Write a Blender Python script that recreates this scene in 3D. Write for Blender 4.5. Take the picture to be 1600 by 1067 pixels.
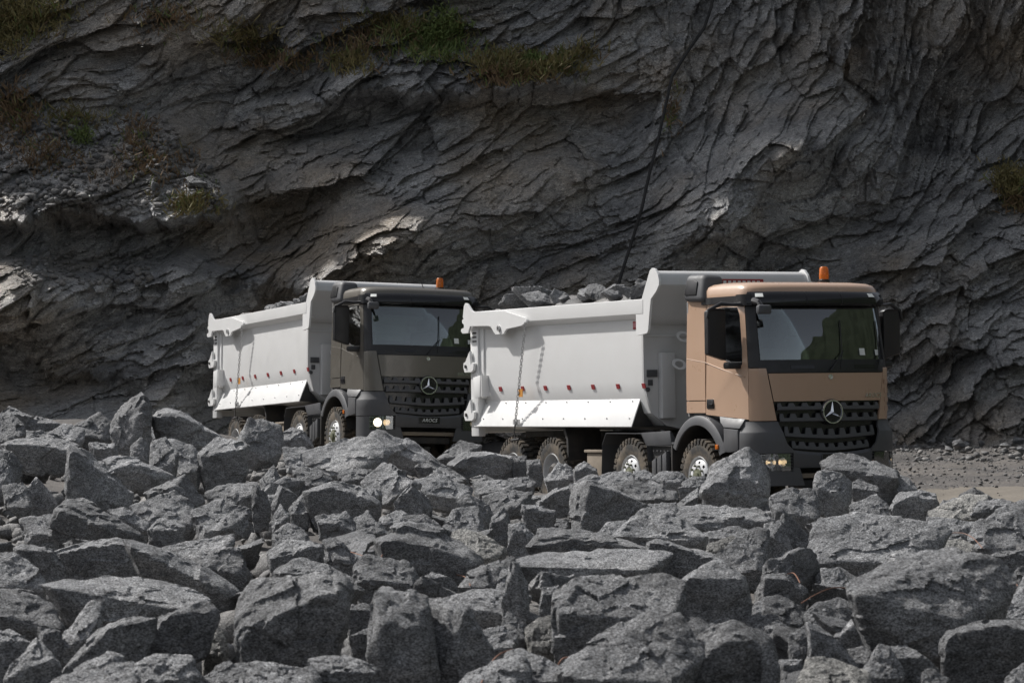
import bpy, bmesh, math, random
import numpy as np
from mathutils import Matrix, Vector
from mathutils.geometry import tessellate_polygon
random.seed(7); RNG = np.random.default_rng(7)
for o in list(bpy.data.objects): bpy.data.objects.remove(o, do_unlink=True)
S = bpy.context.scene; COL = S.collection
R = math.radians

# ------------------------------------------------------------- camera, sky, sun, exposure
FPX, HOR, CX, CY, CZ = 4700.0, 500.0, 800.0, 533.5, 2.9      # focal length and horizon in photo pixels
PITCH = math.atan((CY - HOR) / FPX)
cam = bpy.data.cameras.new('camera'); camo = bpy.data.objects.new('camera', cam); COL.objects.link(camo)
camo.location = (0, 0, CZ); camo.rotation_euler = (math.pi / 2 - PITCH, 0, 0)
cam.sensor_width = 36; cam.lens = FPX / 1600 * 36; cam.clip_start = 0.5; cam.clip_end = 2000
cam.dof.use_dof = True; cam.dof.focus_distance = 43.5; cam.dof.aperture_fstop = 11.0
S.camera = camo
S.render.resolution_x = 1024; S.render.resolution_y = 682

SUN_FROM = Vector((-0.588, 0.383, 0.712)).normalized()       # from behind and left of the trucks
w = bpy.data.worlds.new('World'); S.world = w; w.use_nodes = True
nt = w.node_tree; nt.nodes.clear()
sky = nt.nodes.new('ShaderNodeTexSky'); sky.sky_type = 'NISHITA'; sky.sun_disc = False
sky.sun_elevation = math.asin(SUN_FROM.z); sky.sun_rotation = math.atan2(SUN_FROM.x, SUN_FROM.y)
sky.air_density = 1.0; sky.dust_density = 3.0; sky.ozone_density = 1.0
hs = nt.nodes.new('ShaderNodeHueSaturation'); hs.inputs['Saturation'].default_value = 0.35
bg = nt.nodes.new('ShaderNodeBackground'); bg.inputs['Strength'].default_value = 0.11
wo = nt.nodes.new('ShaderNodeOutputWorld')
nt.links.new(sky.outputs[0], hs.inputs['Color']); nt.links.new(hs.outputs[0], bg.inputs[0]); nt.links.new(bg.outputs[0], wo.inputs[0])
sl = bpy.data.lights.new('sun', 'SUN'); sl.energy = 4.7; sl.angle = R(1.2); sl.color = (1.0, 0.972, 0.935)
so = bpy.data.objects.new('sun', sl); COL.objects.link(so)
so.rotation_euler = SUN_FROM.to_track_quat('Z', 'Y').to_euler(); so.location = (-30, 60, 40)
S.view_settings.view_transform = 'Standard'; S.view_settings.look = 'None'
S.view_settings.exposure = 0.1; S.view_settings.gamma = 1.0; S.view_settings.use_curve_mapping = False

# ------------------------------------------------------------- photo pixel -> direction
def ray(px, py):
    d = ((px - CX) / FPX, 1.0, -(py - CY) / FPX); c, s = math.cos(PITCH), math.sin(PITCH)
    return np.array([d[0], d[1] * c + d[2] * s, -d[1] * s + d[2] * c])
def at_depth(px, py, Y):
    r = ray(px, py); return np.array([r[0] / r[1] * Y, Y, CZ + r[2] / r[1] * Y])
def project(P):
    q = np.asarray(P, float) - np.array([0, 0, CZ]); c, s = math.cos(PITCH), math.sin(PITCH)
    y = q[..., 1] * c - q[..., 2] * s; z = q[..., 1] * s + q[..., 2] * c
    return CX + FPX * q[..., 0] / y, CY - FPX * z / y

# ------------------------------------------------------------- numpy noise
def _h(*k):
    a = np.zeros(np.broadcast(*k).shape, np.uint32)
    for i, q in enumerate(k):
        a = a ^ (np.asarray(q).astype(np.int64).astype(np.uint32) * np.uint32((0x9E3779B1, 0x85EBCA77, 0xC2B2AE3D, 0x27D4EB2F)[i % 4]))
        a = (a ^ (a >> np.uint32(15))) * np.uint32(0x2C1B3C6D); a = (a ^ (a >> np.uint32(12))) * np.uint32(0x297A2D39); a = a ^ (a >> np.uint32(15))
    return a
def h01(*k): return _h(*k).astype(np.float64) / 4294967295.0
def vnoise(P, seed=0):
    I = np.floor(P).astype(np.int64); f = P - I; f = f * f * (3 - 2 * f); D = P.shape[1]; out = 0
    for m in range(2 ** D):
        wgt = 1.0; k = []
        for d in range(D):
            b = (m >> d) & 1; k.append(I[:, d] + b); wgt = wgt * (f[:, d] if b else 1 - f[:, d])
        out = out + wgt * h01(*k, np.full(len(P), seed))
    return out * 2 - 1
def fbm(P, oct=4, seed=0, gain=.5):
    o = 0; a = 1.0
    for i in range(oct): o = o + a * vnoise(P * 2 ** i + i * 17.3, seed + i); a *= gain
    return o
def facets(P, seed=0, bias=None, spread=.6):
    """broken-rock relief: every Voronoi cell is its own tilted plane; returns height and distance to the crack"""
    N, D = P.shape; I = np.floor(P).astype(np.int64)
    b1 = np.full(N, 9e9); b2 = np.full(N, 9e9); ht = np.zeros(N)
    for m in range(3 ** D):
        off = [(m // 3 ** d) % 3 - 1 for d in range(D)]
        C = [I[:, d] + off[d] for d in range(D)]; sd = np.full(N, seed)
        q = [C[d] + .1 + .8 * h01(*C, sd + 11 + d) - P[:, d] for d in range(D)]
        r = sum(x * x for x in q)
        hh = h01(*C, sd + 3) * 2 - 1
        for d in range(D):
            g = (h01(*C, sd + 31 + d) * 2 - 1) * spread + (bias[d] if bias else 0)
            hh = hh - g * q[d]
        c = r < b1
        b2 = np.where(c, b1, np.minimum(b2, r)); ht = np.where(c, hh, ht); b1 = np.where(c, r, b1)
    return ht, np.sqrt(b2) - np.sqrt(b1)
def sstep(a, b, x):
    t = np.clip((np.asarray(x, float) - a) / (b - a), 0, 1); return t * t * (3 - 2 * t)

# ------------------------------------------------------------- objects
def tag(o, label=None, cat=None, group=None, kind=None):
    if label: o['label'] = label
    if cat: o['category'] = cat
    if group: o['group'] = group
    if kind: o['kind'] = kind
    return o
def mesh_obj(name, V, F, mat, parent=None, smooth=35, loc=None):
    me = bpy.data.meshes.new(name); V = np.asarray(V, np.float32)
    if isinstance(F, np.ndarray):
        n, k = F.shape; me.vertices.add(len(V)); me.vertices.foreach_set('co', V.ravel())
        me.loops.add(n * k); me.polygons.add(n)
        me.loops.foreach_set('vertex_index', F.ravel().astype(np.int32))
        me.polygons.foreach_set('loop_start', np.arange(0, n * k, k, dtype=np.int32))
        me.update(calc_edges=True)
    else:
        me.from_pydata([tuple(map(float, v)) for v in V], [], F); me.update()
    for m in (mat if isinstance(mat, (list, tuple)) else [mat]): me.materials.append(m)
    if smooth:
        me.polygons.foreach_set('use_smooth', np.ones(len(me.polygons), bool)); me.set_sharp_from_angle(angle=R(smooth))
    o = bpy.data.objects.new(name, me); COL.objects.link(o); o.parent = parent
    if loc is not None: o.location = loc
    return o
def empty(name, M=None):
    o = bpy.data.objects.new(name, None); o.empty_display_size = .3; COL.objects.link(o)
    if M is not None: o.matrix_world = M
    return o
class MB:
    """collects shapes; build() links them as one mesh object"""
    def __init__(s): s.v = []; s.f = []
    def add(s, V, F):
        n = len(s.v); s.v += [tuple(v) for v in V]; s.f += [tuple(i + n for i in f) for f in F]; return s
    def box(s, x0, x1, y0, y1, z0, z1, M=None):
        V = [Vector((x, y, z)) for x in (x0, x1) for y in (y0, y1) for z in (z0, z1)]
        if M: V = [M @ v for v in V]
        return s.add(V, [(0, 1, 3, 2), (4, 6, 7, 5), (0, 4, 5, 1), (2, 3, 7, 6), (0, 2, 6, 4), (1, 5, 7, 3)])
    def prism(s, poly, fn, a, b, holes=()):
        """polygon (with holes) in a plane, extruded between a and b; fn(u, v, t) -> point"""
        loops = [list(poly)] + [list(h) for h in holes]
        fl = [p for l in loops for p in l]; n = len(fl)
        tri = tessellate_polygon([[Vector((p[0], p[1], 0)) for p in l] for l in loops])
        V = [fn(p[0], p[1], a) for p in fl] + [fn(p[0], p[1], b) for p in fl]
        F = [tuple(t) for t in tri] + [tuple(i + n for i in reversed(t)) for t in tri]
        k = 0
        for l in loops:
            m = len(l)
            for i in range(m): j = (i + 1) % m; F.append((k + i, k + j, k + j + n, k + i + n))
            k += m
        return s.add(V, F)
    def tube(s, path, r, n=8, caps=True):
        P = [Vector(p) for p in path]; rr = r if isinstance(r, (list, tuple)) else [r] * len(P); V = []; F = []; up = None
        for i, p in enumerate(P):
            t = (P[min(i + 1, len(P) - 1)] - P[max(i - 1, 0)]).normalized()
            if up is None: up = Vector((0, 0, 1)) if abs(t.z) < .9 else Vector((1, 0, 0))
            a = t.cross(up).normalized(); b = a.cross(t).normalized(); up = b
            for k in range(n): q = 2 * math.pi * k / n; V.append(p + rr[i] * (math.cos(q) * a + math.sin(q) * b))
        for i in range(len(P) - 1):
            for k in range(n): F.append((i * n + k, i * n + (k + 1) % n, (i + 1) * n + (k + 1) % n, (i + 1) * n + k))
        if caps: F += [tuple(range(n - 1, -1, -1)), tuple(range((len(P) - 1) * n, len(P) * n))]
        return s.add(V, F)
    def lathe(s, prof, c, axis='y', n=32, skip=None, closed=False):
        """profile of (radius, along) turned round an axis through c"""
        V = []; F = []; m = len(prof)
        for k in range(n):
            q = 2 * math.pi * k / n; ca, sa = math.cos(q), math.sin(q)
            for r, t in prof:
                V.append({'y': (c[0] + r * ca, c[1] + t, c[2] + r * sa), 'z': (c[0] + r * ca, c[1] + r * sa, c[2] + t), 'x': (c[0] + t, c[1] + r * ca, c[2] + r * sa)}[axis])
        for k in range(n):
            for i in range(m if closed else m - 1):
                if skip and skip(k, i): continue
                j = (i + 1) % m; k2 = (k + 1) % n
                F.append((k * m + i, k * m + j, k2 * m + j, k2 * m + i))
        return s.add(V, F)
    def grid(s, fn, U, W, t=None):
        """surface patch fn(u, w, off); thickness t pushes a second skin inwards"""
        nu, nw = len(U), len(W)
        def skin(o): return [fn(u, x, o) for x in W for u in U]
        def faces(o, fl):
            Q = []
            for j in range(nw - 1):
                for i in range(nu - 1):
                    q = (o + j * nu + i, o + j * nu + i + 1, o + (j + 1) * nu + i + 1, o + (j + 1) * nu + i); Q.append(q[::-1] if fl else q)
            return Q
        if t is None: return s.add(skin(0), faces(0, False))
        n = nu * nw; F = faces(0, False) + faces(n, True)
        rim = [i for i in range(nu)] + [j * nu + nu - 1 for j in range(1, nw)] + [(nw - 1) * nu + i for i in range(nu - 2, -1, -1)] + [j * nu for j in range(nw - 2, 0, -1)]
        for i in range(len(rim)): a, b = rim[i], rim[(i + 1) % len(rim)]; F.append((b, a, a + n, b + n))
        return s.add(skin(0) + skin(-t), F)
    def build(s, name, mat, parent=None, smooth=35, bevel=0, seg=2, fix=True):
        bm = bmesh.new(); vs = [bm.verts.new(v) for v in s.v]
        for f in s.f:
            try: bm.faces.new([vs[i] for i in f])
            except ValueError: pass
        if fix: bmesh.ops.recalc_face_normals(bm, faces=bm.faces)
        if bevel:
            bm.normal_update()
            ed = [e for e in bm.edges if len(e.link_faces) == 2 and e.calc_face_angle(0) > R(28)]
            bmesh.ops.bevel(bm, geom=ed, offset=bevel, segments=seg, profile=.5, affect='EDGES', clamp_overlap=True)
        me = bpy.data.meshes.new(name); bm.to_mesh(me); bm.free(); me.materials.append(mat)
        if smooth:
            me.polygons.foreach_set('use_smooth', np.ones(len(me.polygons), bool)); me.set_sharp_from_angle(angle=R(smooth))
        o = bpy.data.objects.new(name, me); COL.objects.link(o); o.parent = parent
        return o

# ------------------------------------------------------------- materials
class Mat:
    def __init__(s, name):
        s.m = bpy.data.materials.new(name); s.m.use_nodes = True; s.t = s.m.node_tree; s.b = s.t.nodes['Principled BSDF']; s.tc = s.t.nodes.new('ShaderNodeTexCoord')
    def n(s, kind, **kw):
        x = s.t.nodes.new('ShaderNode' + kind)
        for k, v in kw.items():
            if k in x.inputs: x.inputs[k].default_value = v
            else: setattr(x, k, v)
        return x
    def l(s, a, b): s.t.links.new(a, b)
    def noise(s, scale, detail=4, rough=.55, co='Object', stretch=None, rot=None, dist=0):
        x = s.n('TexNoise', Scale=scale, Detail=detail, Roughness=rough, Distortion=dist); src = s.tc.outputs[co]
        if stretch or rot:
            mp = s.n('Mapping'); s.l(src, mp.inputs['Vector']); src = mp.outputs[0]
            if stretch: mp.inputs['Scale'].default_value = stretch
            if rot: mp.inputs['Rotation'].default_value = rot
        s.l(src, x.inputs['Vector']); return x.outputs['Fac']
    def ramp(s, fac, *stops):
        r = s.n('ValToRGB'); e = r.color_ramp.elements
        while len(e) < len(stops): e.new(.5)
        for i, (p, c) in enumerate(stops): e[i].position = p; e[i].color = (c if len(c) == 4 else (*c, 1)) if isinstance(c, tuple) else (c, c, c, 1)
        s.l(fac, r.inputs['Fac']); return r.outputs['Color']
    def mix(s, fac, a, b, mode='MIX'):
        x = s.n('Mix', data_type='RGBA', blend_type=mode)
        for v, i in ((fac, 0), (a, 6), (b, 7)):
            if hasattr(v, 'is_linked'): s.l(v, x.inputs[i])
            else: x.inputs[i].default_value = v if i == 0 else (*v, 1)[:4]
        return x.outputs[2]
    def bump(s, h, strength=.3, dist=.02, prev=None):
        x = s.n('Bump', Strength=strength, Distance=dist); s.l(h, x.inputs['Height'])
        if prev: s.l(prev, x.inputs['Normal'])
        return x.outputs[0]
    def out(s, col=None, rough=None, normal=None, **kw):
        for v, k in ((col, 'Base Color'), (rough, 'Roughness'), (normal, 'Normal')):
            if v is None: continue
            if hasattr(v, 'is_linked'): s.l(v, s.b.inputs[k])
            else: s.b.inputs[k].default_value = (*v, 1)[:4] if k == 'Base Color' else v
        for k, v in kw.items(): s.b.inputs[k.replace('_', ' ')].default_value = v
        return s.m
def plain(name, col, rough=.5, dirt=.25, dcol=(.16, .13, .1), scale=3.0, **kw):
    """paint or plastic with faint uneven dust and a little surface waviness"""
    m = Mat(name)
    f = m.ramp(m.noise(scale, 6, .65), (.42, 0.0), (.75, 1.0))
    mu = m.n('Math', operation='MULTIPLY'); m.l(f, mu.inputs[0]); mu.inputs[1].default_value = dirt
    c = m.mix(mu.outputs[0], col, dcol)
    r = m.ramp(m.noise(scale * 2.3, 5, .6), (.3, max(0, rough - .08)), (.7, min(1, rough + .14)))
    return m.out(c, r, **kw)
def rockmat(name, dark, mid, pale, tint, scale=1.0, rough=.58, white=.5, spec=.5, strata=None, randomize=True, brown=.35, bk=1.0):
    m = Mat(name); st = (1, 1, 1); rt = None
    if strata: rt, st = strata
    a = m.noise(1.3 * scale, 8, .62, stretch=st, rot=rt)
    c = m.ramp(a, (.3, dark), (.5, mid), (.72, pale))
    b = m.ramp(m.noise(.55 * scale, 4, .6), (.46, 0.0), (.68, brown)); c = m.mix(b, c, tint)
    g = m.noise(24 * scale, 6, .7, stretch=st, rot=rt)
    c = m.mix(.5, c, m.ramp(g, (.34, .1), (.5, .5), (.66, .92)), 'OVERLAY')
    g2 = m.noise(85 * scale, 4, .75, stretch=st, rot=rt); c = m.mix(.9, c, m.ramp(g2, (.36, .04), (.5, .48), (.64, 1.0)), 'OVERLAY')
    if white:                                                            # pale quartz flecks and veins
        v = m.n('TexVoronoi', Scale=38 * scale); m.l(m.tc.outputs['Object'], v.inputs['Vector'])
        fl = m.ramp(v.outputs['Distance'], (.04, 1.0), (.16, 0.0)); k = m.ramp(m.noise(2.2 * scale, 3, .6), (.5, 0.0), (.66, white))
        c = m.mix(m.mix(1.0, fl, k, 'MULTIPLY'), c, (.55, .55, .54))
        ve = m.ramp(m.noise(1.6 * scale, 9, .68, dist=.8), (.492, 0.0), (.5, white * .6), (.508, 0.0)); ke = m.ramp(m.noise(.9 * scale, 2), (.55, 0.0), (.64, 1.0))
        c = m.mix(m.mix(1.0, ve, ke, 'MULTIPLY'), c, (.5, .5, .49))
    if randomize:
        oi = m.n('ObjectInfo'); rr = m.ramp(oi.outputs['Random'], (0, .72), (1, 1.28)); c = m.mix(1.0, c, rr, 'MULTIPLY')
    n1 = m.bump(m.noise(7 * scale, 8, .7, stretch=st, rot=rt), .8, .07 * bk / scale)
    n2 = m.bump(m.noise(40 * scale, 6, .75, stretch=st, rot=rt), .9, .02 * bk / scale, n1)
    ro = m.ramp(m.noise(9 * scale, 4, .6), (.3, rough - .14), (.7, rough + .14))
    return m.out(c, ro, n2, Specular_IOR_Level=spec)
M = {}
M['rock'] = rockmat('rock_face', (.095, .097, .103), (.22, .223, .23), (.41, .412, .42), (.22, .203, .18), 1.0, .68, .8, .35, strata=((R(20), R(35), R(15)), (1, 1, 1.5)))
M['rock_pale'] = rockmat('rock_pale', (.14, .14, .14), (.26, .255, .24), (.42, .41, .39), (.2, .17, .13), 1.0, .62, .7)
M['cliff'] = rockmat('cliff_face', (.15, .151, .157), (.38, .38, .383), (.58, .575, .565), (.42, .345, .26), .55, .3, .12, 1.0, strata=((0, R(-27), 0), (.45, 1, 1.5)), randomize=False, brown=.8, bk=1.7)
def groundmat():
    m = Mat('quarry_floor')
    c = m.ramp(m.noise(.35, 7, .65), (.3, (.06, .056, .054)), (.5, (.1, .092, .087)), (.7, (.15, .135, .12)))
    c = m.mix(.7, c, m.ramp(m.noise(14, 6, .75), (.3, .3), (.7, .72)), 'OVERLAY')
    return m.out(c, .9, m.bump(m.noise(9, 8, .72), .7, .08))
M['ground'] = groundmat()
def roadmat():
    m = Mat('road_dirt')
    c = m.ramp(m.noise(.6, 6, .6, stretch=(.4, 1, 1)), (.3, (.13, .115, .095)), (.7, (.2, .177, .148)))
    c = m.mix(.5, c, m.ramp(m.noise(18, 5, .7), (.3, .35), (.7, .65)), 'OVERLAY')
    return m.out(c, .92, m.bump(m.noise(12, 6, .7), .5, .04))
M['road'] = roadmat()
M['gravel'] = rockmat('gravel', (.09, .09, .092), (.16, .157, .154), (.26, .25, .24), (.15, .125, .1), 1.5, .65, .4, randomize=False)

# ------------------------------------------------------------- where the two trucks stand
def truck_matrix(pos, beta, pitch, roll):
    b, t, r = R(beta), R(pitch), R(roll)
    f = Vector((math.sin(b) * math.cos(t), -math.cos(b) * math.cos(t), math.sin(t))); l = Vector((math.cos(b), math.sin(b), 0)); u = f.cross(l)
    A = Matrix((f, l, u)).transposed() @ Matrix.Rotation(r, 3, 'X')
    return Matrix.Translation(pos) @ A.to_4x4()
TAN_M = truck_matrix((3.856, 44.729, .035), 26.5, 1.75, 0)
DARK_M = truck_matrix((-2.277, 58.102, .078), 23.339, 3.417, -1.865)

# ------------------------------------------------------------- quarry floor
def plane_z(Mx, X, Y):
    o = Mx.translation; n = Mx.to_3x3() @ Vector((0, 0, 1)); return o.z - (n.x * (X - o.x) + n.y * (Y - o.y)) / n.z
def truck_d(Mx, X, Y):
    a = Mx @ Vector((.8, 0, 0)); b = Mx @ Vector((-6.8, 0, 0)); d = np.array([b.x - a.x, b.y - a.y]); L = float(d @ d)
    t = np.clip(((X - a.x) * d[0] + (Y - a.y) * d[1]) / L, 0, 1); return np.hypot(X - a.x - t * d[0], Y - a.y - t * d[1])
def floor_z(X, Y):
    w1 = np.exp(-(truck_d(TAN_M, X, Y) / 2.2) ** 2); w2 = np.exp(-(truck_d(DARK_M, X, Y) / 2.2) ** 2); w0 = .02
    return (w1 * plane_z(TAN_M, X, Y) + w2 * plane_z(DARK_M, X, Y) + w0 * .08) / (w1 + w2 + w0)
def pile_z(X, Y):
    base = np.interp(Y, [0, 12, 20, 30, 40, 45, 60], [1.35, 1.35, 1.18, .93, .6, .47, .4])
    return base + .1 * np.clip(-X, 0, 8) * sstep(25, 40, Y)
def pile_edge(X): return np.interp(X, [-30, -8, -3, -1, 0.5, 2.5, 4, 7, 12, 30], [62, 57, 52.5, 48.5, 45.2, 42.0, 40.8, 41.5, 42.5, 43])
def ground_z(X, Y):
    X = np.asarray(X, float); Y = np.asarray(Y, float); g = floor_z(X, Y); m = 1 - sstep(-1.0, 1.0, Y - pile_edge(X))
    return g + m * (pile_z(X, Y) - .08 - g)
gx = np.concatenate([-np.geomspace(150, 17, 14), np.arange(-16, 16.01, .2), np.geomspace(17, 150, 14)])
gy = np.concatenate([-np.geomspace(120, 4, 8), np.arange(0, 74.01, .22), np.geomspace(76, 140, 6)])
GX, GY = np.meshgrid(gx, gy); gp = np.stack([GX.ravel(), GY.ravel()], 1)
gh = ground_z(gp[:, 0], gp[:, 1])
td = np.minimum(truck_d(TAN_M, gp[:, 0], gp[:, 1]), truck_d(DARK_M, gp[:, 0], gp[:, 1]))
rough = fbm(gp * .8, 4, 5) * .07 + fbm(gp * 3.1, 3, 9) * .03
gh = gh + rough * sstep(1.6, 2.8, td) - .012 - .22 * (1 - sstep(-2.0, -.5, gp[:, 1] - pile_edge(gp[:, 0])))
foot = sstep(64.5, 69, gp[:, 1]); gh = gh + foot * (.15 + .25 * fbm(gp * .5, 3, 22))
def gridfaces(nx, ny):
    i = np.arange((ny - 1) * nx).reshape(ny - 1, nx)[:, :-1].ravel(); return np.stack([i, i + 1, i + nx + 1, i + nx], 1)
GF = gridfaces(len(gx), len(gy))
tag(mesh_obj('ground', np.column_stack([gp, gh]), GF, M['ground'], smooth=60), kind='structure')
cl = np.array([(-6.6, 66.5), (-2.2, 58), (.5, 51.5), (3.6, 46.2), (6.2, 47.2), (8.5, 49.5), (14, 52.5), (24, 54)]); cd = np.full(len(gp), 99.)
for a, b in zip(cl[:-1], cl[1:]):
    d = b - a; t = np.clip(((gp - a) @ d) / (d @ d), 0, 1); cd = np.minimum(cd, np.linalg.norm(gp - a - t[:, None] * d, axis=1))
cd += fbm(gp * .6, 3, 41) * .5
fm = (cd[GF] < 1.75).all(1); used = np.unique(GF[fm]); ix = np.full(len(gp), -1); ix[used] = np.arange(len(used))
tag(mesh_obj('road', np.column_stack([gp, gh + .008])[used], ix[GF[fm]], M['road'], smooth=60), kind='structure')

# ------------------------------------------------------------- the cliff
PXM = 70.0 / FPX                                      # metres per photo pixel on the cliff
cu = np.concatenate([-np.geomspace(75, 14.5, 30), np.arange(-14, 14.001, .031), np.geomspace(14.5, 75, 30)])
cv = np.concatenate([np.arange(-.9, 11.6, .031), np.geomspace(11.7, 12.6, 6)])
CU, CV = np.meshgrid(cu, cv); u0, v0 = CU.ravel(), CV.ravel()
P0 = np.stack([u0, v0], 1)
px = 800 + u0 / PXM; py = 500 - (v0 - CZ) / PXM       # roughly where each point shows in the photograph
wx = u0 + .45 * fbm(P0 * .35, 2, 101) + .025 * fbm(P0 * 4, 2, 111); wv = v0 + .45 * fbm(P0 * .35 + 9, 2, 131) + .025 * fbm(P0 * 4 + 5, 2, 141)
def strata(phi, seed):
    a = wx * math.cos(phi) + wv * math.sin(phi); b = -wx * math.sin(phi) + wv * math.cos(phi); d = 0
    for k, (La, Lb, A, bi) in enumerate(((3.6, 1.3, .55, -.6), (1.6, .55, .36, -.7), (.75, .25, .2, -.7), (.34, .12, .095, -.6), (.16, .065, .036, -.4))):
        h, e = facets(np.stack([a / La, b / Lb], 1), seed + 50 * k, (0, bi), 1.0)
        d = d + A * h - ((A * .3) * np.exp(-(e / .06) ** 2) if k < 2 else 0)
    return d
m2 = sstep(940, 1180, px) * (1 - sstep(210, 360, py)); m3 = sstep(1250, 1450, px) * sstep(300, 420, py) 
d = strata(R(27), 1000)
d2 = strata(R(63), 3000)
d = d * (1 - m2) + d2 * m2
amp = .75 + .35 * vnoise(P0 * .22 + 3, 77); d = d * np.clip(amp, .4, 1.2)
def g(x, y, rx, ry, A, ang=0):
    c, s = math.cos(R(ang)), math.sin(R(ang)); X = (px - x) * c - (py - y) * s; Y = (px - x) * s + (py - y) * c
    return A * np.exp(-(X / rx) ** 2 - (Y / ry) ** 2)
wob = 26 * fbm(P0 * .7, 3, 201)
left = 1 - sstep(300, 390, px + wob)
mac = left * 2.6 * sstep(165, 330, py + wob * .8)                            # upper talus shelf
mac += left * (-1.7 * sstep(335, 350, py + wob) + 1.5 * sstep(392, 440, py + wob))   # hollow below it, then the lower ledge
mac += (1 - sstep(200, 260, px + wob)) * (-.9 * sstep(560, 580, py + wob))
vt = sstep(430, 560, px) * (1 - sstep(880, 1000, px))
mac += vt * (1.3 * sstep(45, 135, py + wob * .8 - .03 * (px - 700)) - 1.25 * sstep(140, 165, py + wob * .5) + 1.1 * sstep(200, 300, py + wob))
mac += g(620, 385, 110, 55, 2.3, 15) + g(1100, 345, 120, 65, 2.7, 20) + g(1215, 240, 110, 50, 2.3, 15) + g(1180, 170, 90, 30, .5) + g(1050, 260, 70, 60, .4)
mac += g(1500, 190, 120, 110, -1.5) + g(1350, 350, 90, 50, -.9, 30) + g(1530, 560, 110, 90, 1.0) + g(1450, 430, 80, 60, .5) + g(860, 380, 100, 50, -.6, 10)
mac += g(330, 230, 40, 110, -.6, -25) + g(50, 470, 90, 60, 1.6) + g(430, 445, 110, 40, 2.0) + g(1290, 120, 60, 120, .5, 20) + g(1010, 120, 50, 130, .4, 15)
mac += (1 - sstep(240, 330, px + wob)) * 2.2 * sstep(570, 690, py + wob * .5)
mac += g(720, 560, 200, 90, .4) + g(200, 60, 160, 50, .6, 20) + g(520, 250, 150, 40, .5, 20)
talus = left * sstep(150, 200, py) * (1 - sstep(318, 340, py + wob)); d = d * (1 - .55 * talus)
for q in ((385, 232, 15, 48, -33), (880, 285, 20, 30, -20), (265, 60, 18, 40, -30), (1330, 420, 22, 70, -50), (560, 330, 60, 30, 10)):
    mk = np.clip(1.6 * g(*q[:4], 1.0, q[4]), 0, 1) ** 2; d = d * (1 - .92 * mk)
d = np.clip(d, -1.5, 1.5)
Yc = 68.6 + .35 * np.clip(v0, 0, 8.5) + .08 * np.clip(v0 - 8.5, 0, 30) - d - mac - .9 * (1 - sstep(-.5, 1.6, v0)) + .6 * fbm(P0 * .16, 2, 301) + np.clip(np.abs(u0) - 16, 0, 99) * .02
Zc = v0 - .22 * d
CP = np.stack([u0, Yc, Zc], 1)
cliff = mesh_obj('cliff', CP, gridfaces(len(cu), len(cv)), M['cliff'], smooth=38)
tag(cliff, kind='structure')
cpx, cpy = project(CP); inner = np.abs(u0) < 14.2
CPI = CP[inner]; cpx = cpx[inner]; cpy = cpy[inner]
def on_cliff(x, y):
    q = (cpx - x) ** 2 + (cpy - y) ** 2; c = np.where(q < 16)[0]
    if len(c) == 0: c = np.array([int(q.argmin())])
    return CPI[c[CPI[c, 1].argmin()]]

# ------------------------------------------------------------- wooded hill on the open side of the quarry (mirrored in the windscreens)
def hill():
    A = np.linspace(R(-190), R(35), 220); T = np.linspace(0, 1, 26); V = []
    for t in T:
        for a in A:
            top = 190 * math.tan(R(float(np.interp(math.degrees(a), [-190, -140, -75, -50, -32, -15, 5, 35], [10, 10, 8, 11, 17, 30, 36, 34])))) + 2.5 * math.sin(a * 37) + 2 * math.sin(a * 61 + 1)
            rr = 120 + 70 * t; V.append((rr * math.cos(a), 10 + rr * math.sin(a), -2 + top * t ** .8))
    V = np.array(V); V[:, 2] += fbm(V * .12, 4, 61) * 4; V[:, 0] += fbm(V * .15 + 4, 3, 66) * 3
    m = Mat('wooded_hill'); c = m.ramp(m.noise(.4, 7, .7), (.3, (.012, .018, .01)), (.7, (.045, .06, .03)))
    tag(mesh_obj('hills', V, gridfaces(220, 26), m.out(c, .9), smooth=0), kind='structure')
hill()

# ------------------------------------------------------------- dump trucks
M['white'] = plain('white_body_paint', (.74, .74, .735), .38, .10, (.5, .46, .4), 1.6, Coat_Weight=.15)
M['shaded_white'] = plain('headboard_shaded_white', (.6, .6, .6), .42, .22, (.36, .34, .3), 1.4)  # white body paint made greyer: part of the front wall's shade is in the colour
M['tanpaint'] = plain('tan_paint', (.46, .308, .215), .32, .12, (.36, .28, .21), 1.5, Coat_Weight=.4, Coat_Roughness=.12)
M['darkpaint'] = plain('graphite_paint', (.135, .125, .108), .34, .15, (.2, .17, .14), 1.5, Metallic=.25, Coat_Weight=.4, Coat_Roughness=.12)
M['plastic'] = plain('grey_plastic', (.072, .074, .08), .48, .2, (.13, .115, .1), 2.2)
M['black'] = plain('black_plastic', (.014, .014, .016), .4, .12, (.06, .055, .05), 2.5)
M['gloss'] = plain('gloss_black', (.012, .012, .014), .14, .06, (.05, .05, .05), 2.0)
M['chassis'] = plain('chassis_black', (.022, .022, .023), .62, .5, (.1, .08, .06), 2.6)
M['rubber'] = plain('tyre_rubber', (.03, .029, .028), .85, .9, (.22, .175, .125), 4.0)
M['rim'] = plain('rim_white', (.66, .67, .68), .4, .4, (.25, .21, .17), 6.0)
M['hub'] = plain('hub_green', (.11, .12, .07), .7, .6, (.1, .08, .06), 9.0)
M['chrome'] = plain('chrome', (.8, .8, .82), .12, .05, (.4, .4, .4), 4.0, Metallic=1.0)
M['steel'] = plain('galvanised_steel', (.5, .5, .5), .45, .2, (.2, .18, .15), 8.0, Metallic=.6)
M['dust'] = plain('dusty_metal', (.24, .2, .155), .8, .5, (.12, .1, .08), 5.0)
M['red'] = plain('red_film', (.32, .03, .035), .4, .1, (.2, .1, .08), 6.0)
M['pink'] = plain('pale_red_print', (.5, .2, .22), .45, .2, (.35, .08, .08), 30.0)
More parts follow.
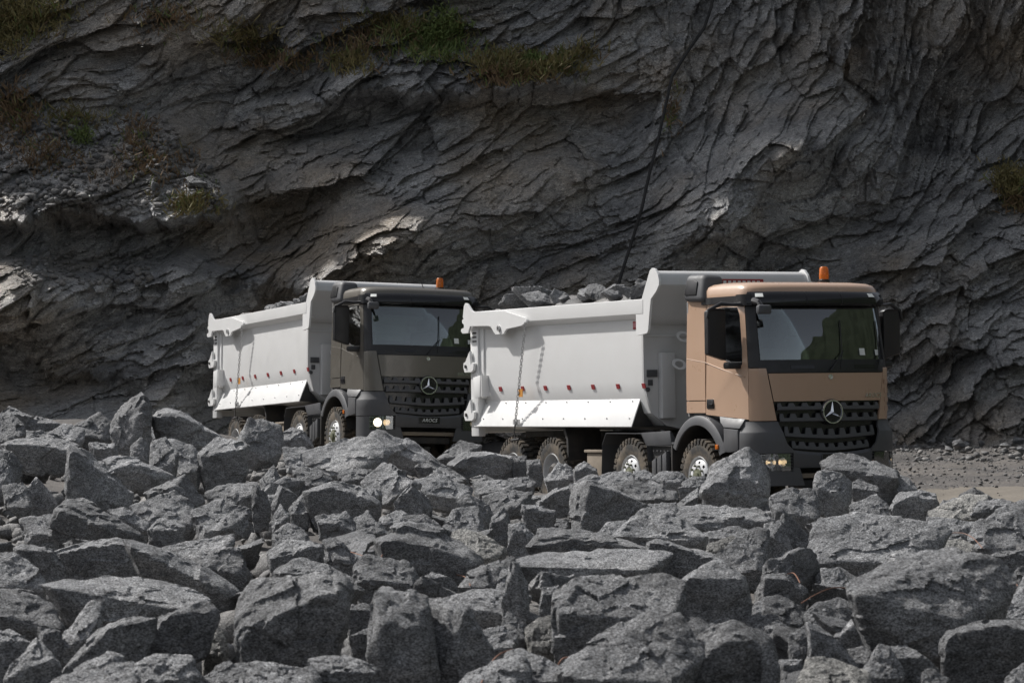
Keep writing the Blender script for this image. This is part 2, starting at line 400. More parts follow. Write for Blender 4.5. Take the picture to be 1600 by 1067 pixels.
M['paper'] = plain('white_sticker', (.72, .74, .72), .5, .1, (.4, .4, .4), 9.0)
M['tagm'] = plain('orange_tag', (.55, .24, .04), .5, .2, (.2, .1, .04), 6.0)
M['seat'] = plain('seat_cloth', (.1, .1, .105), .9, .2, (.05, .05, .05), 8.0)
M['trim'] = plain('cab_trim', (.22, .22, .22), .8, .1, (.1, .1, .1), 4.0)
M['screen'] = plain('cab_curtain', (.42, .42, .42), .8, .1, (.3, .3, .3), 4.0)
def glassmat(name, tint, refl, rough=.02):
    m = Mat(name); m.t.nodes.remove(m.b); o = m.t.nodes['Material Output']
    tr = m.n('BsdfTransparent'); tr.inputs[0].default_value = (*tint, 1); gl = m.n('BsdfGlossy', Roughness=rough); gl.inputs[0].default_value = (.92, .95, .97, 1)
    lw = m.n('LayerWeight', Blend=.5); mr = m.n('MapRange'); m.l(lw.outputs['Fresnel'], mr.inputs[0]); mr.inputs[1].default_value = 0; mr.inputs[2].default_value = 1; mr.inputs[3].default_value = refl; mr.inputs[4].default_value = 1
    mx = m.n('MixShader'); m.l(mr.outputs[0], mx.inputs[0]); m.l(tr.outputs[0], mx.inputs[1]); m.l(gl.outputs[0], mx.inputs[2]); m.l(mx.outputs[0], o.inputs[0]); return m.m
M['glass'] = glassmat('windscreen_glass', (.62, .68, .67), .06)
M['dglass'] = glassmat('tinted_side_glass', (.22, .24, .24), .04)
M['lens'] = glassmat('clear_lens', (.92, .93, .94), .05)
M['amber'] = plain('amber_plastic', (.75, .2, .02), .2, .1, (.3, .1, .02), 6.0, Transmission_Weight=.35)
def lampmat(name, col, k):
    m = Mat(name); return m.out(col, .3, Emission_Color=(*col, 1), Emission_Strength=k)
M['lamp_on'] = lampmat('lit_headlamp', (1, .86, .62), 4.0)
M['lamp_dim'] = lampmat('lit_parking_lamp', (1, .72, .4), 1.2)

# --- plan outline of the cab, from the middle of the nose round to the back
CAB_Y = .05
_pts = [(1.60, 0), (1.595, .25), (1.575, .55), (1.53, .85), (1.465, 1.0), (1.37, 1.11), (1.25, 1.18), (1.08, 1.20), (.6, 1.20), (-.45, 1.20)]
for _ in range(3):
    q = [_pts[0]]
    for a, b in zip(_pts[:-1], _pts[1:]): q += [(.75 * a[0] + .25 * b[0], .75 * a[1] + .25 * b[1]), (.25 * a[0] + .75 * b[0], .25 * a[1] + .75 * b[1])]
    _pts = q + [_pts[-1]]
_xy = np.array(_pts); _al = np.concatenate([[0], np.cumsum(np.hypot(*np.diff(_xy, axis=0).T))]); AEND = float(_al[-1])
_tg = np.gradient(_xy, _al, axis=0); _nr = np.stack([-_tg[:, 1], _tg[:, 0]], 1); _nr *= np.sign(_nr[:, 0:1] + 1e-9 + _nr[:, 1:2]); _nr /= np.linalg.norm(_nr, axis=1)[:, None]
def A_of_x(x): return AEND - (x + .45)                       # arc position of a point on the flat cab side
def CP_(s, z, off=0.0):
    a = abs(s); x = np.interp(a, _al, _xy[:, 0]); y = np.interp(a, _al, _xy[:, 1]); nx = np.interp(a, _al, _nr[:, 0]); ny = np.interp(a, _al, _nr[:, 1])
    x += off * nx; y += off * ny
    if z > 2.1: x -= .21 * (z - 2.1) / .95 * min(1, max(0, (x - .9) / .6)); y *= 1 - .03 * min(z - 2.1, 1.2)
    return (x, CAB_Y + math.copysign(y, s), z)
def lin(a, b, n): return list(np.linspace(a, b, n))
def text_mesh(body, size, shear=.25, ext=.004):
    c = bpy.data.curves.new('lettering', 'FONT'); c.body = body; c.size = size; c.extrude = ext; c.shear = shear; c.align_x = 'CENTER'; c.align_y = 'CENTER'; c.resolution_u = 3; c.space_character = 1.08
    o = bpy.data.objects.new('lettering', c); me = bpy.data.meshes.new_from_object(o); bpy.data.objects.remove(o); bpy.data.curves.remove(c); return me
def text_part(name, body, size, mat, parent, loc, yawz=0):
    me = text_mesh(body, size); me.materials.append(mat)
    Mx = Matrix.Translation(loc) @ Matrix.Rotation(yawz, 4, 'Z') @ Matrix(((0, 0, 1, 0), (1, 0, 0, 0), (0, 1, 0, 0), (0, 0, 0, 1)))   # text x -> local y, text y -> z, facing +x
    me.transform(Mx); o = bpy.data.objects.new(name, me); COL.objects.link(o); o.parent = parent; return o

# --- one wheel of each sort, shared by every axle
def wheel_meshes():
    ty = MB(); prof = [(.29, .03), (.31, .012), (.37, 0), (.46, .0), (.515, .018), (.535, .045), (.538, .15), (.535, .255), (.515, .282), (.46, .30), (.37, .30), (.31, .288), (.29, .27)]
    ty.lathe(prof, (0, 0, 0), 'y', 48)
    for k in range(34):
        for sd in (0, 1):
            q = 2 * math.pi * (k + .5 * sd) / 34; Mx = Matrix.Rotation(-q, 4, 'Y')
            a, b = ((.006, .128), (.172, .294))[sd]
            ty.box(.515, .562, a, b, -.031, .031, Mx)
            ty.box(.48, .535, (-.004, .29)[sd], (.012, .304)[sd], -.026, .026, Mx)
        q = 2 * math.pi * (k + .25) / 34; ty.box(.52, .560, .118, .184, -.022, .022, Matrix.Rotation(-q, 4, 'Y'))
    front = MB(); sk = lambda k, i: i == 5 and k % 6 in (1, 2)
    front.lathe([(.305, .02), (.30, .0), (.285, .01), (.275, .06), (.262, .03), (.235, .005), (.2, -.01), (.17, -.02), (.13, -.022)], (0, 0, 0), 'y', 60, sk)
    fh = MB(); fh.lathe([(.13, -.015), (.12, -.03), (.085, -.035), (.075, -.06), (.05, -.068), (0, -.07)], (0, 0, 0), 'y', 24)
    for k in range(10): q = 2 * math.pi * k / 10; fh.lathe([(.016, 0), (.016, -.04), (0, -.045)], (.168 * math.cos(q), -.015, .168 * math.sin(q)), 'y', 8)
    rear = MB(); rear.lathe([(.305, .02), (.30, .0), (.285, .01), (.275, .08), (.262, .14), (.235, .16), (.2, .165), (.17, .165), (.13, .165)], (0, 0, 0), 'y', 60, sk)
    rh = MB(); rh.lathe([(.15, .16), (.145, .05), (.12, .02), (.1, .0), (0, -.005)], (0, 0, 0), 'y', 24)
    return ty, front, fh, rear, rh
_ty, _fr, _fh, _re, _rh = wheel_meshes()
WP = {}
def wheel_part(kind, parent, loc, left):
    if kind not in WP:
        a = (_fr if kind == 'front' else _re).build('wheel', M['rim'], None); b = _ty.build('tyre', M['rubber'], a, smooth=30); c = (_fh if kind == 'front' else _rh).build('hub', M['hub'] if kind == 'front' else M['chassis'], a)
        WP[kind] = (a.data, b.data, c.data)
        for x in (b, c, a): bpy.data.objects.remove(x)
    a = bpy.data.objects.new('wheel', WP[kind][0]); COL.objects.link(a); a.parent = parent; a.location = loc
    a.rotation_euler = (0, random.uniform(0, 6), math.pi if left else 0)
    for nm, d in (('tyre', WP[kind][1]), ('hub', WP[kind][2])):
        o = bpy.data.objects.new(nm, d); COL.objects.link(o); o.parent = a
    return a

def make_truck(Mx, paint, label, plate=True, lamp='lamp_dim', lamp2='lamp_dim'):
    T = empty('dump_truck', Mx); tag(T, label, 'dump truck', 'dump trucks on the quarry road')
    PA = M[paint]; side = lambda y0: (lambda u, v, t: (u, t, v)); g_ = .007
    # ---- cab panels
    hood_e = lambda z: .86 + (z - 1.37) * .185
    HZ = lin(1.655, 2.055, 6)
    hood = MB().grid(lambda u, z, o: CP_(u * (hood_e(z) - g_), z, o + .012), lin(-1, 1, 33), HZ, .03).build('hood', PA, T)
    aF = A_of_x(1.27)
    for sg in (-1, 1):
        cp = MB()
        cp.grid(lambda u, z, o: CP_(sg * ((hood_e(z) + g_) * (1 - u) + (aF - g_) * u), z, o + .012 + .018 * math.sin(math.pi * min(1, u * 1.15)) ** 2), lin(0, 1, 14), lin(1.38, 2.09, 8) + [2.115, 2.13], .03)
        c = cp.build('corner_panel', PA, T)
        if sg == 1:
            for k in range(4):
                z = 1.5 + k * .13; MB().grid(lambda u, w_, o: CP_(1.0 + .12 * u, z + .07 * w_, o + .035), lin(0, 1, 4), lin(0, 1, 3), .012).build('air_fin', PA, c)
        # door with its window opening
        ol = [(A_of_x(.11) - g_, 1.475), (A_of_x(.5), 1.45), (A_of_x(.95), 1.425), (aF + .0, 1.40), (aF, 2.1), (aF, 2.6), (aF, 3.09), (A_of_x(.95), 3.12), (A_of_x(.5), 3.12), (A_of_x(.11) - g_, 3.12)]
        wn = [(A_of_x(.25), 2.38), (A_of_x(.23), 2.9), (A_of_x(.30), 3.02), (A_of_x(.7), 3.035), (A_of_x(1.05), 3.02), (A_of_x(1.13), 2.9), (A_of_x(1.17), 2.4), (A_of_x(1.16), 2.2), (A_of_x(1.08), 2.15), (A_of_x(.85), 2.21), (A_of_x(.45), 2.31), (A_of_x(.29), 2.35)]
        fn = lambda u, v, t: CP_(sg * u, v, t)
        dr = MB().prism(ol, fn, .012, -.03, [wn]).build('door', PA, T)
        MB().prism(wn, fn, -.004, -.012).build('door_window', M['dglass'], dr)
        wi = [(A_of_x(.7) + (a - A_of_x(.7)) * .955, 2.62 + (z - 2.62) * .955) for a, z in wn]
        MB().prism(wn, fn, .008, -.01, [wi]).build('window_seal', M['black'], dr)
        xh = .25; MB().box(xh - .1, xh + .1, CAB_Y + sg * 1.195, CAB_Y + sg * 1.225, 1.56, 1.70).build('handle_recess', M['black'], dr, bevel=.02)
        MB().box(xh - .06, xh + .085, CAB_Y + sg * 1.225, CAB_Y + sg * 1.24, 1.60, 1.635).build('door_handle', M['gloss'], dr, bevel=.006)
        if sg == -1: pass
        # belt crease: a raised roll along the door and the rear panel
        MB().tube([CP_(sg * A_of_x(x), z, .010) for x, z in ((-.44, 2.30), (.1, 2.24), (.6, 2.13), (1.2, 2.01))], .0065, 6).build('belt_crease', PA, dr)
        rp = MB().grid(lambda u, z, o: CP_(sg * u, z, o + .012), [A_of_x(.11) + g_, A_of_x(-.1), A_of_x(-.3), AEND - .03, AEND], lin(1.685, 3.12, 6), .03).build('rear_side_panel', PA, T)
        MB().grid(lambda u, z, o: CP_(sg * u, z, o + .012), [A_of_x(.11) + g_, A_of_x(-.3), AEND], lin(1.5, 1.672, 3), .03).build('lower_side_panel', PA, T)
        # black windscreen pillar
        MB().grid(lambda u, z, o: CP_(sg * (1.085 * (1 - u) + (aF - g_) * u), z, o + .01), lin(0, 1, 6), lin(2.14, 3.08, 8), .03).build('windscreen_pillar', M['black'], T)
    ws = MB().grid(lambda u, z, o: CP_(u * 1.08, z, o - .022 + .022 * (1 - ((z - 2.65) / .4) ** 2) ), lin(-1, 1, 41), lin(2.25, 3.05, 13), .008).build('windscreen', M['glass'], T)
    MB().grid(lambda u, z, o: CP_(u * 1.105, z, o + .012), lin(-1, 1, 33), lin(2.065, 2.25, 4), .03).build('cowl_panel', M['black'], T)
    for y in (-.45, .62): MB().grid(lambda u, z, o: CP_(y + .19 * u, z, o + .016), lin(-1, 1, 5), [2.12, 2.17], .004).build('cowl_vent', M['gloss'], T)
    for y, w_ in ((.62, .1), (.92, .08)): MB().grid(lambda u, z, o: CP_(y + w_ * .5 * u, z, o + .004), [-1, 0, 1], [2.31, 2.31 + w_], .002).build('sticker', M['paper'], ws)
    for (y0, z0, y1, z1) in ((-.02, 2.09, .26, 2.37), (.84, 2.09, .97, 2.36)):
        p = lambda f, o: CP_(y0 + (y1 - y0) * f, z0 + (z1 - z0) * f, o)
        wp = MB().tube([p(0, .05), p(.5, .045), p(1, .025)], [.013, .01, .007], 6).build('wiper', M['black'], T)
        b0 = y1 - .02; MB().tube([CP_(b0 - .05, z1 - .25, .02), CP_(b0 + .0, z1, .018), CP_(b0 + .04, min(3.0, z1 + .45), .016)], .008, 6).build('wiper_blade', M['black'], wp)
    MB().grid(lambda u, z, o: CP_(u * aF, z, o + .012), lin(-1, 1, 25), [3.05, 3.12], .03).build('windscreen_header', M['black'], T)
    # roof
    rings = ((1.0, 3.12), (1.0, 3.20), (.988, 3.285), (.96, 3.34), (.9, 3.375), (.75, 3.40), (.4, 3.412), (.0, 3.415))
    def rf(u, k, o):
        f, z = rings[int(k)]; x, y, _ = CP_(u * AEND, 3.12, .012); cx = -.1; fx = f if x > .4 else 1 - (1 - f) * .55
        return (cx + (x - cx) * fx, CAB_Y + (y - CAB_Y) * f, z - .018 * max(0, x - .6) - (.0 if z > 3.2 else 0))
    roof = MB().grid(rf, lin(-1, 1, 61), list(range(8))).build('roof', PA, T, smooth=50)
    for sg in (-1, 1):
        MB().grid(lambda u, z, o: CP_(sg * u, z, o + .035), lin(A_of_x(1.25), A_of_x(.0), 8), [3.085, 3.10, 3.17, 3.185], .03).build('roof_rail', M['black'], roof)
    vz = ((3.03, .06), (3.06, .11), (3.12, .125), (3.2, .10), (3.235, .06))
    vis = MB().grid(lambda u, k, o: CP_(u * 1.17, vz[int(k)][0], o + vz[int(k)][1]), lin(-1, 1, 37), list(range(5)), .05).build('sun_visor', M['gloss'], T)
    for y in (-.3, .3): MB().grid(lambda u, k, o: CP_(y + .006 * u, vz[int(k)][0], o + vz[int(k)][1] + .004), [-1, 1], list(range(5)), .01).build('visor_seam', M['black'], vis)
    for s_ in (-1.0, .86): MB().grid(lambda u, w_, o: CP_(s_ + .048 * u, 3.185 + .026 * w_, o + .115 - .02 * w_), lin(-1, 1, 5), [-1, 0, 1], .03).build('marker_lamp', M['paper'], vis)
    for sg in (-1, 1):
        hn = MB().grid(lambda u, w_, o: CP_(sg * (1.1 + .42 * u), 3.2 - .16 * w_ + .0 * u, o + .03 + .10 * (1 - u) * (1 - .2 * w_)), lin(0, 1, 10), lin(0, 1, 5), .05).build('visor_bracket', M['black'], vis)
    MB().box(1.62, 1.72, -1.2, -.98, 2.9, 3.03, None).build('front_mirror', M['plastic'], vis, bevel=.03)
    MB().tube([(1.42, -1.1, 3.1), (1.58, -1.12, 3.07), (1.67, -1.1, 2.98)], [.05, .04, .03], 8).build('mirror_arm', M['black'], vis)
    # cab inside
    MB().prism([(-1.18, 1.45), (1.18, 1.45), (1.18, 3.14), (-1.18, 3.14)], lambda u, v, t: (t, CAB_Y + u, v), -.46, -.42, [[(-.7, 2.45), (.7, 2.45), (.7, 2.95), (-.7, 2.95)]]).build('rear_wall', M['trim'], T)
    MB().box(-.45, -.44, CAB_Y - .72, CAB_Y + .72, 2.43, 2.97).build('rear_window', M['glass'], T)
    MB().box(-.42, 1.3, CAB_Y - 1.12, CAB_Y + 1.12, 1.42, 1.50).build('cab_floor', M['trim'], T)
    MB().box(.95, 1.42, CAB_Y - 1.05, CAB_Y + 1.05, 1.7, 2.16).build('dashboard', M['seat'], T, bevel=.06)
    MB().box(-.4, .9, CAB_Y - .98, CAB_Y + .98, 3.02, 3.08).build('headliner', M['trim'], T, bevel=.02)
    for y in (-.6, .68):
        st = MB().box(-.25, .3, y - .27, y + .27, 1.9, 2.06).build('seat', M['seat'], T, bevel=.05)
        MB().box(-.33, -.16, y - .26, y + .26, 2.05, 2.62).build('seat_back', M['seat'], st, bevel=.06); MB().box(-.31, -.2, y - .15, y + .15, 2.64, 2.86).build('headrest', M['screen'], st, bevel=.04)
    sw = MB(); sw.tube([(.82 + .10 * math.cos(q), .68 + .23 * math.sin(q), 2.27 + .2 * math.cos(q) * 1) for q in lin(0, 2 * math.pi, 25)], .018, 8, False)
    sw.tube([(.72 + .0, .46, 2.27), (.86, .68, 2.22), (.72, .9, 2.27)], .02, 6); sw.tube([(.86, .68, 2.22), (1.05, .68, 2.05)], .03, 6); sw.build('steering_wheel', M['black'], T)
    # mirrors
    for sg in (-1, 1):
        y = CAB_Y + sg * 1.50
        mi = MB().prism([(y - .15, 2.34 if sg < 0 else 2.25), (y + .15, 2.25 if sg < 0 else 2.34), (y + .15, 2.97), (y + .1, 3.0), (y - .1, 3.0), (y - .15, 2.97)], lambda u, v, t: (t - .09 * ((u - y) / .15) ** 2, u, v), 1.06, .93).build('wing_mirror', M['black'], T, bevel=.025, seg=3)
        MB().prism([(y - .12, 2.38), (y + .12, 2.38), (y + .12, 2.94), (y - .12, 2.94)], lambda u, v, t: (t, u, v), .835, .828).build('mirror_glass', M['chrome'], mi)
        MB().tube([(.97, y + sg * .17, 2.86), (.97, y + sg * .14, 2.98), (1.0, y - sg * .05, 3.07), (1.06, y - sg * .2, 3.055), (1.16, CAB_Y + sg * 1.16, 3.06)], [.02, .026, .03, .026, .035], 8).build('mirror_arm', M['black'], mi)
        MB().box(.95, 1.12, CAB_Y + sg * 1.28 - .13, CAB_Y + sg * 1.28 + .13, 2.13, 2.23).build('kerb_mirror', M['black'], mi, bevel=.03)
    # roof gear
    ai = MB(); zt = 3.55
    ai.add([(-.48, -1.2, 3.15), (.14, -1.22, 3.12), (.14, -.86, 3.12), (-.48, -.7, 3.15), (-.46, -1.15, zt), (.02, -1.12, zt), (.10, -.8, zt - .04), (-.46, -.7, zt)], [(3, 2, 1, 0), (4, 5, 6, 7), (0, 1, 5, 4), (1, 2, 6, 5), (2, 3, 7, 6), (3, 0, 4, 7)])
    ai = ai.build('air_intake', M['plastic'], T, bevel=.085, seg=4)
    MB().prism([(-.40, 3.24), (-.06, 3.235), (-.07, 3.43), (-.18, 3.47), (-.38, 3.47)], lambda u, v, t: (u, t + (v - 3.2) * .18, v), -1.215, -1.19).build('intake_grille', M['black'], ai, bevel=.012)
    bc = MB().lathe([(0, 0), (.085, 0), (.085, .05), (.07, .06)], (.3, .80, 3.405), 'z', 20).build('beacon', M['black'], T)
    MB().lathe([(.07, .05), (.073, .12), (.066, .22), (.05, .245), (0, .25)], (.3, .80, 3.405), 'z', 20).build('beacon_lens', M['amber'], bc)
    MB().lathe([(.05, 0), (.05, .02), (.025, .04), (.0, .05)], (.9, .22, 3.36), 'z', 12).tube([(.9, .22, 3.39), (.84, .20, 3.52)], .008, 6).build('antenna', M['black'], T)
    # ---- grille
    ge = lambda z: np.interp(z, [.93, 1.05, 1.37, 1.66], [.60, .74, .845, .90])
    gr = MB().grid(lambda u, z, o: CP_(u * ge(z), z, o - .05), lin(-1, 1, 21), lin(.9, 1.66, 8), .02).build('grille', M['gloss'], T)
    for zb, zt, dv, n in ((1.52, 1.63, 0, 8), (1.355, 1.48, 0, 8), (1.15, 1.305, .05, 8), (.985, 1.105, .06, 8)):
        def fz(y, z): return z - dv * (1 - min(1, abs(y) / .85) ** 1.3)
        bar = MB(); e = float(ge(zb)) - .015
        bar.grid(lambda u, k, o: CP_(u * e, fz(u * e, (zb, zb + .016, zb + .062)[int(k)]), o + (.012, .035, .028)[int(k)]), lin(-1, 1, 31), [0, 1, 2], .03)
        sp = 2 * e / n
        for i in range(n + 1):
            uc = -e + i * sp; wd = .058 if 0 < i < n else .035
            if i == 0: uc += .03
            if i == n: uc -= .03
            bar.grid(lambda u, k, o: CP_(uc + wd * u * (1.0, .62)[int(k)], fz(uc, (zb + .055, zt)[int(k)]), o + (.028, .004)[int(k)]), [-1, 0, 1], [0, 1], .03)
        bar.build('grille_bar', M['plastic'], gr)
    # star badge
    bx, bz = 1.60, 1.495
    bd = MB().lathe([(0, .045), (.17, .045), (.185, .03), (.188, -.03)], (bx, CAB_Y + .0, bz), 'x', 40).build('badge', M['gloss'], T)
    MB().lathe([(.146, .05), (.154, .07), (.168, .07), (.176, .05)], (bx, CAB_Y, bz), 'x', 48).build('badge_ring', M['chrome'], bd)
    st = MB()
    for k in range(3):
        q = math.pi / 2 + k * 2 * math.pi / 3; d1 = (math.cos(q), math.sin(q)); qs = q + math.pi / 3; d2 = (math.cos(qs), math.sin(qs)); d3 = (math.cos(q - math.pi / 3), math.sin(q - math.pi / 3))
        V = [(bx + .085, CAB_Y, bz), (bx + .055, CAB_Y + .158 * d1[0], bz + .158 * d1[1]), (bx + .05, CAB_Y + .032 * d2[0], bz + .032 * d2[1]), (bx + .05, CAB_Y + .032 * d3[0], bz + .032 * d3[1])]
        st.add(V, [(0, 2, 1), (0, 1, 3)])
    st.build('badge_star', M['chrome'], bd, smooth=0, fix=False)
    sb = MB().lathe([(.026, .0), (.03, .01), (.036, .01), (.04, 0)], (1.615, CAB_Y, 2.0), 'x', 20).lathe([(0, .004), (.026, .004)], (1.612, CAB_Y, 2.0), 'x', 16).build('hood_badge', M['chrome'], hood)
    text_part('hood_lettering', 'AROCS', .092, M['chrome'], hood, (1.567, .80, 1.725), R(10))
    # ---- bumper
    prof = ((1.368, .012), (1.30, .03), (1.225, .075), (1.20, .085), (1.05, .09), (.915, .09))
    for sg in (-1, 1):
        bcn = MB().grid(lambda u, k, o: CP_(sg * ((float(ge(prof[int(k)][0])) + .008) * (1 - u) + A_of_x(1.16) * u), prof[int(k)][0], o + prof[int(k)][1]), lin(0, 1, 16), list(range(6)), .03).build('bumper_corner', M['plastic'], T)
        MB().grid(lambda u, z, o: CP_(sg * (1.10 * (1 - u) + A_of_x(1.16) * u), z, o + .085), lin(0, 1, 5), lin(.47, .905, 4), .03).build('bumper_end', M['plastic'], bcn)
        MB().grid(lambda u, z, o: CP_(sg * (.66 + .44 * u), z, o + .085), lin(0, 1, 7), lin(.45, .655, 3), .03).build('bumper_lower', M['plastic'], bcn)
        # headlamp: dark box, two reflectors, louvres and a clear lens
        hl = MB().grid(lambda u, z, o: CP_(sg * (.66 + .46 * u), z, o - .02), lin(0, 1, 7), lin(.65, .915, 3), .02).build('headlight', M['black'], T)
        ctr = []
        for j, (a, r_) in enumerate(((1.0, .085), (.83, .07))):
            c = CP_(sg * a, .785, .0); ctr.append((c, r_))
            MB().lathe([(r_, .075), (r_ * .92, .04), (r_ * .6, .01), (.02, .0)], c, 'x', 20).build('reflector', M['chrome'], hl)
        onm = M[lamp] if sg < 0 else M[lamp2]
        c, r_ = ctr[0]; MB().lathe([(0, .055), (.024, .05), (.034, .03), (.034, .0)] if lamp == 'lamp_on' and sg < 0 else [(0, .05), (.012, .045), (.016, .0)], c, 'x', 16).build('lamp_bulb', onm, hl)
        c, r_ = ctr[1]; MB().lathe([(0, .045), (.016, .04), (.02, .0)], c, 'x', 12).build('lamp_bulb', M['lamp_dim'], hl)
        for k in range(6):
            z = .675 + k * .043; MB().grid(lambda u, w_, o: CP_(sg * (.665 + .13 * u * (1.0 - .12 * k)), z + .008 * w_, o + .078), lin(0, 1, 4), [-1, 1], .05).build('louvre', M['plastic'], hl)
            MB().grid(lambda u, w_, o: CP_(sg * (1.04 + .09 * u), z + .006 * w_, o + .078), lin(0, 1, 4), [-1, 1], .04).build('louvre', M['chrome'] if k % 2 else M['plastic'], hl)
        MB().grid(lambda u, z, o: CP_(sg * (.70 + .40 * u), z, o + .088), lin(0, 1, 9), lin(.66, .905, 3), .006).build('lens', M['lens'], hl)
    cb = MB(); cz = lambda y, z: z - .05 * (1 - min(1, abs(y) / .66) ** 2) * (1 if z > .85 else 0)
    cb.grid(lambda u, k, o: CP_(u * .655, cz(u * .655, (.70, .74, .92, .96)[int(k)]), o + (.075, .09, .09, .06)[int(k)]), lin(-1, 1, 25), [0, 1, 2, 3], .03)
    for sg in (-1, 1): cb.grid(lambda u, z, o: CP_(sg * (.66 - (.10 + (.70 - z) * .3) * (1 - u)), z, o + .088), lin(0, 1, 4), lin(.45, .705, 4), .03)
    cb.build('bumper', M['plastic'], T)
    MB().box(1.30, 1.58, CAB_Y - .56, CAB_Y + .56, .55, .62).build('bumper_step', M['dust'], T, bevel=.012)
    MB().box(1.2, 1.5, CAB_Y - .5, CAB_Y + .5, .40, .53).build('underrun_beam', M['chassis'], T, bevel=.02)
    if plate:
        pl = MB().grid(lambda u, z, o: CP_(u * .21, z, o + .102), lin(-1, 1, 5), [.775, .895], .01).build('number_plate', M['gloss'], T)
        fr = MB()
        for z in (.772, .895): fr.grid(lambda u, w_, o: CP_(u * .215, z + .005 * w_, o + .106), lin(-1, 1, 5), [-1, 1], .006)
        for y in (-.212, .212): fr.grid(lambda u, w_, o: CP_(y + .005 * u, .834 + .06 * w_, o + .106), [-1, 1], [-1, 1], .006)
        fr.build('plate_frame', M['plastic'], pl); text_part('plate_lettering', 'AROCS', .088, M['paper'], pl, (1.706, CAB_Y, .834))
    # ---- wheel arch, side panels, steps
    for sg in (-1, 1):
        Y = lambda w_: CAB_Y + sg * w_
        ar = MB(); Q = lin(R(22), R(152), 22)
        ar.grid(lambda q, k, o: ((0.0 + (.70, .71, .80, .845, .845)[int(k)] * math.cos(q)), Y((1.29, 1.31, 1.31, 1.28, .75)[int(k)]), .615 + (.70, .71, .80, .845, .845)[int(k)] * math.sin(q)), Q, [0, 1, 2, 3, 4])
        arch = ar.build('wheel_arch', M['plastic'], T, smooth=40)
        MB().grid(lambda q, k, o: (.70 * math.cos(q), Y((1.285, .72)[int(k)]), .615 + .70 * math.sin(q)), lin(R(5), R(178), 20), [0, 1]).build('arch_liner', M['chassis'], arch)
        lp = [(.74, 1.275), (1.14, 1.255), (1.145, .95), (.88, .925), (.66, .945), (.745, 1.1)]
        sp_ = MB().prism(lp, lambda u, v, t: (u, Y(t), v), 1.29, .9).build('side_step_panel', M['plastic'], T, bevel=.012)
        up = [(.48, 1.46, 1.20), (1.2, 1.405, 1.20), (1.175, 1.27, 1.285), (.745, 1.29, 1.285), (.62, 1.36, 1.27)]
        V = [(x, Y(w_), z) for x, z, w_ in up] + [(x, Y(.9), z) for x, z, w_ in up]
        MB().add(V, [(0, 1, 2, 3, 4), (9, 8, 7, 6, 5)] + [(i, i + 5, (i + 1) % 5 + 5, (i + 1) % 5) for i in range(5)]).build('step_cover', M['plastic'], sp_, bevel=.008)
        MB().box(.56, .64, Y(1.29), Y(1.33), .97, 1.04).build('side_marker', M['amber'], arch, bevel=.01)
        MB().box(-.84, -.80, min(Y(1.27), Y(.85)), max(Y(1.27), Y(.85)), .42, 1.06).build('mud_flap', M['chassis'], T, bevel=.008)
        MB().box(-.86, -.70, min(Y(1.27), Y(1.2)), max(Y(1.27), Y(1.2)), 1.03, 1.065).build('flap_bracket', M['plastic'], T, bevel=.008)
        # second-axle guard
        fp = [(-3.05, .55), (-3.01, 1.02), (-2.89, 1.20), (-1.76, 1.20), (-1.58, 1.0), (-1.55, .7)]
        fd = MB().grid(lambda k, w_, o: (fp[int(k)][0], Y(w_), fp[int(k)][1] + o), list(range(6)), [.72, 1.0, 1.27], .012).build('axle_guard', M['plastic'], T, smooth=20)
        MB().prism([(-1.75, 1.205), (-.86, 1.235), (-.82, 1.02), (-1.57, 1.005)], lambda u, v, t: (u, Y(t), v), 1.275, 1.25).build('guard_side_plate', M['plastic'], T, bevel=.006)
        bb = MB().box(-1.54, -.87, min(Y(.6), Y(1.2)), max(Y(.6), Y(1.2)), .42, 1.0).build('battery_box', M['chassis'], T, bevel=.015)
        for k in range(6): MB().lathe([(.012, 0), (.012, sg * .012), (0, sg * .014)], (-1.48 + .11 * k, Y(1.2), .93), 'y', 8).build('bolt', M['steel'], bb)
        for k in range(3):
            x = -1.38 + k * .16; z = .78 + k * .05
            MB().prism([(x, z - .36), (x + .12, z - .32), (x + .12, z + .05), (x, z)], lambda u, v, t: (u, Y(t), v), 1.30, 1.22).build('step_plate', M['plastic'], T, bevel=.008)
        tb = MB().box(-3.66, -3.12, min(Y(.7), Y(1.2)), max(Y(.7), Y(1.2)), .3, .88).build('tool_box', M['dust'], T, bevel=.012)
        MB().box(-3.70, -3.09, min(Y(.68), Y(1.23)), max(Y(.68), Y(1.23)), .885, .93).build('tool_box_lid', M['dust'], tb, bevel=.01)
        MB().prism([(-4.42, 1.3), (-4.34, 1.3), (-4.22, 1.1), (-4.2, .62), (-4.25, .62), (-4.28, 1.08)], lambda u, v, t: (u, Y(t), v), 1.24, .62).build('rear_mudguard', M['chassis'], T)
        MB().prism([(-4.20, .45), (-3.05, .45), (-3.05, 1.12), (-4.20, 1.15)], lambda u, v, t: (u, Y(t), v), .66, .5).build('air_tank_panel', M['chassis'], T)
    # ---- chassis and wheels
    fr = MB()
    for y in (-.42, .42): fr.box(-7.6, 1.25, y - .04, y + .04, .74, 1.04)
    for x in (1.1, -.9, -3.3, -5.4, -7.3): fr.box(x - .07, x + .07, -.38, .38, .78, 1.0)
    fr.box(-7.3, -1.9, -.4, .4, 1.045, 1.2)
    fr.build('frame', M['chassis'], T, bevel=.01)
    MB().box(-.4, 1.2, -.5, .6, .55, 1.38).build('engine', M['chassis'], T, bevel=.06)
